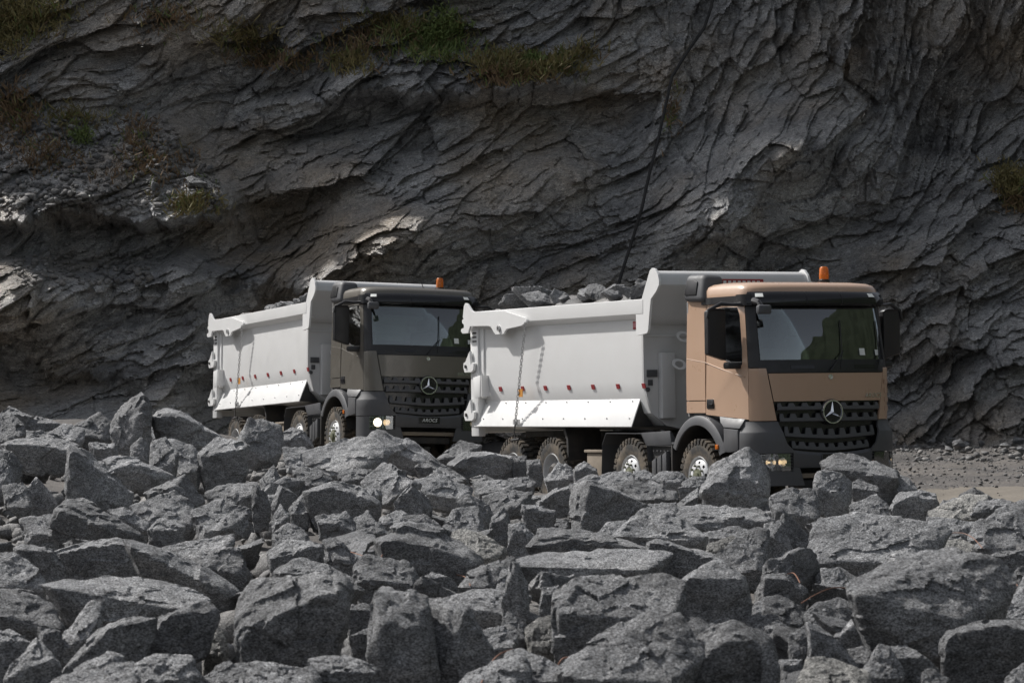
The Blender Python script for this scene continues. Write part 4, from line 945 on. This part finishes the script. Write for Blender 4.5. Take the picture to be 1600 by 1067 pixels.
KEY = {  # a few stones that can be told apart at a glance
 'C 1190,350': 'tall peaked grey boulder beside the tan truck\'s right headlight, hiding part of its front wheel',
 'D 330,170': 'long flat-topped pale slab lying before the tan truck\'s bumper, topmost of its heap',
 'A 695,210': 'tall upright jagged rock standing highest in the pile left of the dark truck',
 'C 370,580': 'thin upright slab with a wide black shaded face below the tan truck\'s second axle',
 'D 260,740': 'broad rough slab leaning under the heap before the tan truck\'s bumper',
 'H 530,330': 'huge smooth slate-grey boulder with a hollowed top edge, largest of the pile',
 'F -120,700': 'big rounded boulder with a bright crown and a deep black underside',
 'G 275,400': 'squared grey block with a flat bright top and a dark notch under its near corner',
 'G 1060,330': 'cube-like dark grey block with a small triangular pale top',
 'E 800,60': 'narrow plank-like shard of striped rock lying aslant across darker stones',
 'D 760,460': 'black craggy lump of porous rock beside the pale slab before the tan truck',
 'F 610,220': 'flat-topped brownish grey block with rusty wire trailing over it',
 'F 750,60': 'wide boulder with a domed pale top, behind the flat block with rusty wire',
 'H 600,850': 'small egg-shaped pale stone standing upright',
 'B 310,640': 'low boulder with a long black face below the dark truck\'s lit headlight',
 'G 1010,870': 'domed boulder with a pale cap and black face under the cube-like block',
 'A 440,370': 'large dark wedge with a steep slanting back in the pile left of the dark truck',
 'B 660,570': 'pale sloping block in the middle of the pile below the dark truck\'s bumper',
}
def zone(px, py, Y):
    if Y > 36: return 'below the dark truck' if 380 < px < 740 else ('in the heap under the cliff behind' if px <= 380 else ('along the foot of the tan truck' if px < 1400 else 'by the bare dirt road'))
    if Y > 22: return 'in the middle of the rock pile'
    return 'on the near slope of the rock pile'
NSTONE = 0; PENDING = []
def stone(line, sd):
    global NSTONE
    a, b = line.split('|'); t = a.split(); ox, oy = TILE[t[0]]
    O = np.array([[float(q) for q in s_.split(',')] for s_ in t[1:]]) / 4 + (ox, oy); O = O.mean(0) + (O - O.mean(0)) * 1.10
    b = b.strip(); mode = None; x0, y0 = O.min(0); x1, y1 = O.max(0); cx = (x0 + x1) / 2
    if b in ('L', 'D', 'W'):
        mode = b; f = .3 if b == 'D' else .82; yr = y0 + (y1 - y0) * f; Rg = np.array([[x0 + (x1 - x0) * .22, yr], [cx, yr + (y1 - y0) * .06], [x0 + (x1 - x0) * .78, yr]])
    else: Rg = np.array([[float(q) for q in s_.split(',')] for s_ in b.split()]) / 4 + (ox, oy)
    Y = ray_ground(min(max(cx, -40), 1640), y1)
    for _ in range(3): Y = min(Y, float(pile_edge((cx - 800) / FPX * Y)) - .7)
    mpp = Y / FPX
    w_, h_ = (x1 - x0) * mpp, (y1 - y0) * mpp; T = .85 * math.sqrt(w_ * h_) 
    ry = np.interp(O[:, 0], *(lambda s_: (Rg[s_, 0], Rg[s_, 1]))(np.argsort(Rg[:, 0])))
    P = []
    for (x, y), r in zip(O, ry):
        up = np.clip((r - y) / max(6, (y1 - y0)), -.5, 1)
        P.append(at_depth(x, y, Y + T * (.12 + (.62 * up if up > 0 else -.05))))
    for x, y in Rg: P.append(at_depth(x, y, Y - T * .12))
    m = O.mean(0)
    for x, y in O: q = at_depth(m[0] + (x - m[0]) * .7, m[1] + (y - m[1]) * .6, Y + T * .95); P.append(q)
    for x in (x0 + (x1 - x0) * .15, x0 + (x1 - x0) * .85):
        yl = [a_[1] + (b_[1] - a_[1]) * (x - a_[0]) / (b_[0] - a_[0]) for a_, b_ in zip(O, np.roll(O, -1, 0)) if min(a_[0], b_[0]) <= x <= max(a_[0], b_[0]) and a_[0] != b_[0]]
        for dy in (0, .8): q = at_depth(x, max(yl), Y + T * (.1 + dy)); q[2] -= .1 * h_ + .12; P.append(q)
    P = np.array(P); area = (x1 - x0) * (y1 - y0)
    V, F = rock_shape(P, 6 if area > 20000 else 5, sd, rough=1.0 if area < 14000 else .8)
    base = np.array([P[:, 0].mean(), P[:, 1].mean(), V[:, 2].min()])
    big = max(w_, h_); nm = 'boulder' if big > .75 else 'rock'
    o = mesh_obj(nm, V - base, F, M['rock_pale'] if mode == 'W' else M['rock'], smooth=34, loc=base)
    key = t[0] + ' ' + t[1]; asp = w_ / max(h_, .01)
    lab = KEY.get(key)
    if not lab:
        tone = 'white-flecked' if mode == 'W' else ('dark' if Rg[:, 1].mean() < (y0 + y1) / 2 else 'grey')
        shp = 'flat slab' if asp > 2.4 else ('long slab' if asp > 1.9 else ('upright shard' if asp < .8 else ('wedge' if len(O) <= 5 else ('angular block' if len(O) < 8 else 'many-sided block'))))
        sz = 'very large' if big > 1.1 else ('large' if big > .8 else ('medium-sized' if big > .55 else ('smallish' if big > .38 else 'small')))
        lab = '%s %s %s ' % (sz, tone, shp)
    PENDING.append((o, lab, key, base))
    o['category'] = nm
    o['_a'] = float(area); NSTONE += 1
    return o
for i, line in enumerate(l for l in STONES.strip().split('\n') if l.strip()):
    o = stone(line, 11 + i); del o['_a']

SHORT = {'C 1190,350': 'the peaked headlight boulder', 'D 330,170': 'the pale slab before the bumper', 'A 695,210': 'the tallest jagged rock', 'C 370,580': 'the thin slab with a black face', 'D 260,740': 'the broad leaning slab', 'H 530,330': 'the huge slate-grey boulder', 'F -120,700': 'the boulder with a bright crown', 'G 275,400': 'the squared block with a dark notch', 'G 1060,330': 'the cube-like block', 'E 800,60': 'the plank-like striped shard', 'D 760,460': 'the black craggy lump', 'F 610,220': 'the brownish block with rusty wire', 'F 750,60': 'the wide domed boulder', 'H 600,850': 'the egg-shaped stone', 'B 310,640': 'the low black-faced boulder', 'G 1010,870': 'the domed boulder with a pale cap', 'A 440,370': 'the large dark wedge', 'B 660,570': 'the pale sloping block'}
KP = {k: bb for _, _, k, bb in PENDING if k in KEY}
for o, lab, key, base in PENDING:
    if key not in KEY:
        kk = min(KP, key=lambda k: np.linalg.norm((KP[k] - base)[:2] * (1, .6))); dv = np.linalg.norm((KP[kk] - base)[:2]); lab += ('by ' if dv < 1.2 else 'well away from ') + SHORT[kk]
    tag(o, lab, None, 'stones of the rock pile: ' + lab if key not in KEY else 'stones of the rock pile')
# smaller stones wedged between, copies of a dozen shapes
def loose_shape(sd, sub=4):
    r = np.random.default_rng(sd); P = r.normal(size=(14, 3)); P /= np.linalg.norm(P, axis=1)[:, None]; P *= np.array([1, r.uniform(.55, .9), r.uniform(.4, .75)]) * r.uniform(.75, 1.0, (14, 1))
    V, F = rock_shape(P, sub, sd, 70, 1.0); return V, F
LOOSE = []
for k in range(14):
    V, F = loose_shape(500 + k, 5); me = mesh_obj('rock', V * .5, F, M['rock'], smooth=34); LOOSE.append(me.data); bpy.data.objects.remove(me)
def loose(name, pos, size, label, cat, group, sink=.25):
    o = bpy.data.objects.new(name, random.choice(LOOSE)); COL.objects.link(o); o.location = (pos[0], pos[1], pos[2] + size * (.5 - sink) * .6)
    o.rotation_euler = (random.uniform(-.5, .5), random.uniform(-.5, .5), random.uniform(0, 6.28)); o.scale = (size * random.uniform(.85, 1.2), size * random.uniform(.8, 1.1), size * random.uniform(.75, 1.1))
    return tag(o, label, cat, group)
rs = random.Random(3)
n = 0
while n < 80:
    y = 13.5 + 36 * rs.random() ** 1.1; x = rs.uniform(-.185, .185) * y
    if y > pile_edge(x) - .4: continue
    z = float(ground_z(x, y)); loose('rock', (x, y, z), rs.uniform(.32, .7) * (.7 + y / 55), 'small loose stone wedged between the boulders of the pile', 'rock', 'small stones wedged in the pile', .45); n += 1

# ------------------------------------------------------------- rubble and gravel: too many to count
PEB = {k: ico(k) for k in (1, 2)}
def scatter_mesh(name, pts, sizes, mat, label, cat, sd=0, lod=2):
    _pv, _pf = PEB[lod]
    r = np.random.default_rng(sd); base = []
    for k in range(10):
        N_ = r.normal(size=(9, 3)); N_ /= np.linalg.norm(N_, axis=1)[:, None]; q = np.maximum(_pv @ N_.T, 0) / r.uniform(.45, .95, 9)
        v = _pv * np.minimum(1.25, 1 / np.maximum(q.max(1), 1e-3))[:, None] * np.array([1, r.uniform(.6, 1), r.uniform(.45, .8)])
        base.append(v)
    nv = len(_pv); V = np.zeros((len(pts) * nv, 3), np.float32); F = (_pf[None] + (np.arange(len(pts)) * nv)[:, None, None]).reshape(-1, 3)
    for i, (p, s_) in enumerate(zip(pts, sizes)):
        a = r.uniform(0, 6.28); c, s2 = math.cos(a), math.sin(a); b = base[r.integers(10)] * s_ * .5; t = r.uniform(-.6, .6); ct, st = math.cos(t), math.sin(t)
        x, y, z = b[:, 0], b[:, 1] * ct - b[:, 2] * st, b[:, 1] * st + b[:, 2] * ct
        V[i * nv:(i + 1) * nv] = np.stack([x * c - y * s2, x * s2 + y * c, z], 1) + p
    o = mesh_obj(name, V, F, mat, smooth=0); return tag(o, label, cat, kind='stuff')
r_ = np.random.default_rng(5)
pts = []; sz = []
while len(pts) < 4600:
    y = 13 + 36 * r_.random() ** 1.2; x = r_.uniform(-.19, .19) * y
    if y > pile_edge(x) + .6: continue
    s_ = .07 + .33 * r_.random() ** 2.2; pts.append((x, y, float(ground_z(x, y)) - .2)); sz.append(s_)
scatter_mesh('rubble', pts, sz, M['gravel'], 'small rubble filling the gaps between the boulders', 'rubble', 1)
pts = []; sz = []
while len(pts) < 8000:
    y = 43.5 + 26.5 * r_.random(); x = r_.uniform(4.2, .2 * y + 1) if r_.random() < .8 else r_.uniform(-.19 * y, .2 * y)
    P_ = np.array([x, y])
    if truck_d(TAN_M, x, y) < 1.5 or truck_d(DARK_M, x, y) < 1.5: continue
    dmin = min(np.linalg.norm(P_ - a - np.clip(((P_ - a) @ (b - a)) / ((b - a) @ (b - a)), 0, 1) * (b - a)) for a, b in zip(cl[:-1], cl[1:]))
    if dmin < 1.5 and r_.random() < .93: continue
    s_ = .02 + .09 * r_.random() ** 4 + (.2 * r_.random() ** 5 if y > 60 else 0); j = int(np.searchsorted(gy, y)) * len(gx) + int(np.searchsorted(gx, x)); pts.append((x, y, float(gh[j]) + .1 * s_)); sz.append(s_)
scatter_mesh('gravel', pts, sz, M['gravel'], 'loose gravel and chips on the quarry floor by the road', 'gravel', 2, 1)
for _ in range(16):
    y = rs.uniform(61, 67.5); x = rs.uniform(.125, .18) * y; loose('rock', (x, y, float(ground_z(x, y)) + .1), rs.uniform(.2, .5), 'stray grey rock at the cliff foot beyond the dirt road', 'rock', 'stray rocks at the cliff foot', .3)
# talus on the cliff shelves
pts = []; sz = []
for _ in range(2200):
    x = r_.uniform(-30, 345); y = r_.uniform(185, 325) if r_.random() < .75 else r_.uniform(398, 440)
    if y > 390 and not 20 < x < 235: continue
    if x > 345 - (325 - y) * .9 + 40: continue
    p = on_cliff(x, y); s_ = .05 + .2 * r_.random() ** 2.5; pts.append((p[0], p[1] - .05, p[2] + .1 * s_)); sz.append(s_)
scatter_mesh('talus', pts, sz, M['gravel'], 'loose talus of broken stone lying on the cliff shelves', 'rubble', 3)
for x, y, s_ in ((180, 210, 24), (200, 245, 20), (165, 230, 16), (150, 245, 18), (105, 255, 22), (245, 270, 26), (275, 265, 22), (240, 295, 30), (310, 290, 46), (270, 300, 20), (295, 305, 20), (205, 255, 18), (225, 212, 18), (25, 235, 16), (60, 290, 16), (130, 275, 20), (170, 300, 16), (330, 262, 16), (300, 240, 18), (150, 420, 16), (165, 428, 14)):
    p = on_cliff(x, y); loose('rock', (p[0], p[1] - .1, p[2]), s_ * p[1] / FPX * 1.1, 'fallen rock lying on the talus shelf of the cliff', 'rock', 'fallen rocks on the cliff shelves')

# ------------------------------------------------------------- rock load heaped in the dump bodies
def load(Mx, who, spots, sd):
    P3 = []; r = np.random.default_rng(sd)
    nx_, ny_ = 46, 20; xs = np.linspace(-7.4, -1.85, nx_); ys = np.linspace(-1.12, 1.2, ny_)
    XX, YY = np.meshgrid(xs, ys); q = np.stack([XX.ravel(), YY.ravel()], 1); hz = 3.12 + .26 * (1 - (q[:, 1] / 1.2) ** 2) + .10 * facets(q * 2.2, sd)[0] + .05 * fbm(q * 4, 3, sd)
    edge = np.minimum(1, (1.16 - np.abs(q[:, 1] - .04)) / .3); hz = 3.02 + (hz - 3.02) * np.clip(edge, 0, 1)
    V = [Mx @ Vector((a, b, c)) for (a, b), c in zip(q, hz)]
    tag(mesh_obj('rock_load', np.array([v[:] for v in V]), gridfaces(nx_, ny_), M['gravel'], smooth=30), 'crushed rock filling the dump body of the %s truck' % who, 'rubble', kind='stuff')
    for (x, y, s_) in spots:
        p = Mx @ Vector((x, y, 3.2 + .12 * (1 - (y / 1.2) ** 2))); o = loose('rock', p, s_, 'grey rock heaped in the dump body of the %s truck' % who, 'rock', 'rocks loaded in the %s truck' % who, .2)
load(TAN_M, 'tan', [(-6.95, -.75, .7), (-6.4, -.6, 1.15), (-5.9, -.8, .7), (-5.55, -.6, .6), (-5.1, -.75, .45), (-4.75, -.5, .75), (-4.2, -.65, .8), (-3.7, -.55, .75), (-3.35, -.8, .5), (-2.95, -.7, .55), (-2.5, -.75, .6), (-2.15, -.4, .75), (-6.2, .3, .7), (-5.2, .4, .75), (-4.2, .5, .8), (-3.2, .2, .8), (-2.5, .4, .75), (-3.6, -.1, .7)], 91)
load(DARK_M, 'dark', [(-5.2, -.75, .45), (-4.7, -.7, .55), (-4.1, -.7, .5), (-3.6, -.75, .5), (-3.1, -.7, .55), (-2.7, -.6, .6), (-2.25, -.65, .7), (-2.0, -.3, .7), (-3.4, .1, .65), (-4.4, .2, .6)], 95)

# ------------------------------------------------------------- hose down the cliff, blasting wires, weeds
M['hose'] = plain('black_hose', (.012, .012, .013), .7, .3, (.06, .055, .05), 2.0)
hp = [(1116, -30), (1112, 10), (1100, 45), (1075, 80), (1050, 120), (1040, 165), (1028, 220), (1015, 270), (1003, 325), (988, 375), (972, 425), (962, 460)]
H_ = []
for i, (x, y) in enumerate(hp):
    Ymin = min(float(on_cliff(x + dx, y + dy)[1]) for dx in (-8, 0, 8) for dy in (-12, 0, 12)); H_.append((x, y, Ymin - .12))
Yh = np.array([h[2] for h in H_]); Yh = np.minimum(Yh, np.convolve(np.pad(Yh, 1, 'edge'), [.25, .5, .25], 'valid'))
tag(MB().tube([at_depth(x, y, Y) for (x, y, _), Y in zip(H_, Yh)], .038, 10).build('hose', M['hose']), 'black hose hanging down the rock cliff above the tan truck', 'hose')
M['wire'] = plain('copper_wire', (.2, .085, .045), .6, .3, (.15, .08, .05), 20.0)
def wire(pix, label):
    P = []
    for (x, y, yg) in pix: Y = ray_ground(x, yg) - .25; P.append(Vector(at_depth(x, y, Y)))
    Q = []
    for i in range(len(P) - 1):
        p0, p1, p2, p3 = P[max(i - 1, 0)], P[i], P[i + 1], P[min(i + 2, len(P) - 1)]
        for k in range(6):
            t = k / 6; Q.append(.5 * ((2 * p1) + (p2 - p0) * t + (2 * p0 - 5 * p1 + 4 * p2 - p3) * t * t + (3 * p1 - p0 - 3 * p2 + p3) * t ** 3))
    tag(MB().tube(Q + [P[-1]], .0034, 5).build('wire', M['wire']), label, 'wire', 'blasting wires')
wire([(1455, 852, 870), (1470, 836, 870), (1500, 832, 870), (1520, 840, 872), (1535, 856, 880)], 'thin orange blasting wire arching behind the largest slate-grey boulder')
wire([(1545, 872, 890), (1565, 878, 895), (1578, 895, 905), (1590, 915, 925)], 'thin orange wire bending down beside the largest slate-grey boulder')
wire([(1252, 942, 960), (1275, 928, 955), (1300, 918, 950), (1322, 918, 948)], 'orange wire lying over rubble right of the cube-like dark block')
wire([(1226, 898, 925), (1240, 895, 925), (1250, 910, 930)], 'short curl of orange wire on the dark rock below the leaning slab')
wire([(1450, 838, 862), (1462, 846, 866), (1448, 858, 872)], 'small loop of orange wire near the flat pale stone')
wire([(872, 1038, 1060), (880, 1028, 1060), (896, 1027, 1058), (886, 1036, 1060), (900, 1046, 1062)], 'looped copper wire at the foot of the squared grey block')
wire([(752, 1067, 1075), (764, 1040, 1066), (780, 1022, 1060), (800, 1014, 1056)], 'copper wire curving over a pale rock on the near slope')
wire([(548, 862, 905), (575, 872, 915), (580, 890, 925), (598, 866, 915)], 'rusty wire trailing over the flat-topped brownish block')
wire([(712, 897, 915), (728, 902, 918), (735, 915, 922)], 'short rusty wire on the dark stones beside the domed wide boulder')

def leafmat(name, a, b):
    m = Mat(name); return m.out(m.ramp(m.noise(3, 3, .6), (.35, a), (.65, b)), .7)
M['weed_g'] = leafmat('weed_green', (.09, .13, .035), (.17, .22, .07)); M['weed_o'] = leafmat('weed_olive', (.14, .125, .05), (.25, .21, .09)); M['weed_b'] = leafmat('weed_brown', (.15, .1, .055), (.25, .17, .1))
def blades(pts, lo, hi, rng, wid=.16):
    V = np.zeros((len(pts) * 4, 3)); F = np.arange(len(pts) * 4).reshape(-1, 4); 
    for i, p in enumerate(pts):
        L = rng.uniform(lo, hi); d = np.array([rng.normal() * .6, -abs(rng.normal()) * .6, rng.uniform(.2, 1.2)]); d /= np.linalg.norm(d); s = np.cross(d, rng.normal(size=3)); s /= np.linalg.norm(s); w_ = L * wid
        V[i * 4:i * 4 + 4] = [p - s * w_ * .4, p + s * w_ * .4, p + d * L * .6 + s * w_ * .6, p + d * L]
    return V, F
rv = np.random.default_rng(12)
zones = [(40, 25, 70, 34, 700, 1), (10, 60, 35, 30, 250, 1), (20, 175, 45, 35, 420, 2), (120, 185, 60, 20, 160, 1), (215, 215, 30, 40, 140, 2), (380, 60, 50, 22, 260, 1), (430, 95, 60, 16, 220, 2), (300, 320, 50, 18, 220, 1), (260, 30, 60, 25, 160, 2),
 (620, 45, 70, 22, 420, 1), (680, 70, 60, 25, 560, 0), (690, 45, 35, 18, 300, 0), (790, 95, 70, 18, 520, 1), (850, 105, 60, 16, 420, 1), (800, 120, 60, 14, 260, 2), (545, 95, 40, 20, 220, 1), (900, 85, 40, 14, 160, 1), (1575, 285, 30, 25, 300, 1), (1590, 320, 30, 14, 120, 2), (1050, 180, 12, 40, 60, 2), (560, 70, 60, 30, 200, 2), (230, 260, 90, 40, 200, 2), (70, 240, 60, 30, 220, 2)]
G3 = {0: [], 1: [], 2: []}
for x, y, rx, ry, n, c in zones:
    for _ in range(n): q = rv.normal(size=2) * .5; p = on_cliff(x + rx * q[0], y + ry * q[1]); G3[c if rv.random() < .75 else int(rv.integers(3))].append(p + np.array([0, -.03, 0]))
for c, (mt, lab) in enumerate((('weed_g', 'fresh green weeds growing on the cliff ledges'), ('weed_o', 'olive grass tufts growing on the cliff ledges'), ('weed_b', 'dry brown grass and roots on the cliff ledges'))):
    pp = [p + rv.normal(size=3) * .05 for p in G3[c] for _ in range(3)]; V, F = blades(pp, .08, .26, rv); tag(mesh_obj('grass', V, F, M[mt], smooth=0), lab, 'grass', kind='stuff')
for (x, y, s_, mt, lab) in ((695, 42, .42, 'weed_g', 'bright green shrub on the cliff ledge, highest of the green clump'), (672, 62, .34, 'weed_g', 'small green shrub on the cliff ledge beside the bright green one'), (833, 99, .26, 'weed_g', 'low green plant on the cliff ledge above the dark hollow'), (130, 218, .34, 'weed_g', 'lone green plant among the stones of the talus shelf'), (30, 20, .6, 'weed_o', 'olive bush at the upper corner of the cliff'), (1572, 285, .45, 'weed_o', 'dull green bush on the cliff beyond the tan truck')):
    p = on_cliff(x, y); E_ = empty('shrub', Matrix.Translation(p)); tag(E_, lab, 'shrub')
    L = [rv.normal(size=3) * s_ * np.array([.45, .3, .35]) + np.array([0, -.15, s_ * .35]) for _ in range(420)]
    V, F = blades(L, .05, .12, rv, .35); mesh_obj('foliage', V, F, M[mt], E_, smooth=0)
    st = MB()
    for k in range(5): q = L[k * 7]; st.tube([(0, .05, -.05), (q[0] * .5, -.08, q[2] * .5), tuple(q)], [.012, .008, .004], 5)
    st.build('stem', M['weed_b'], E_)
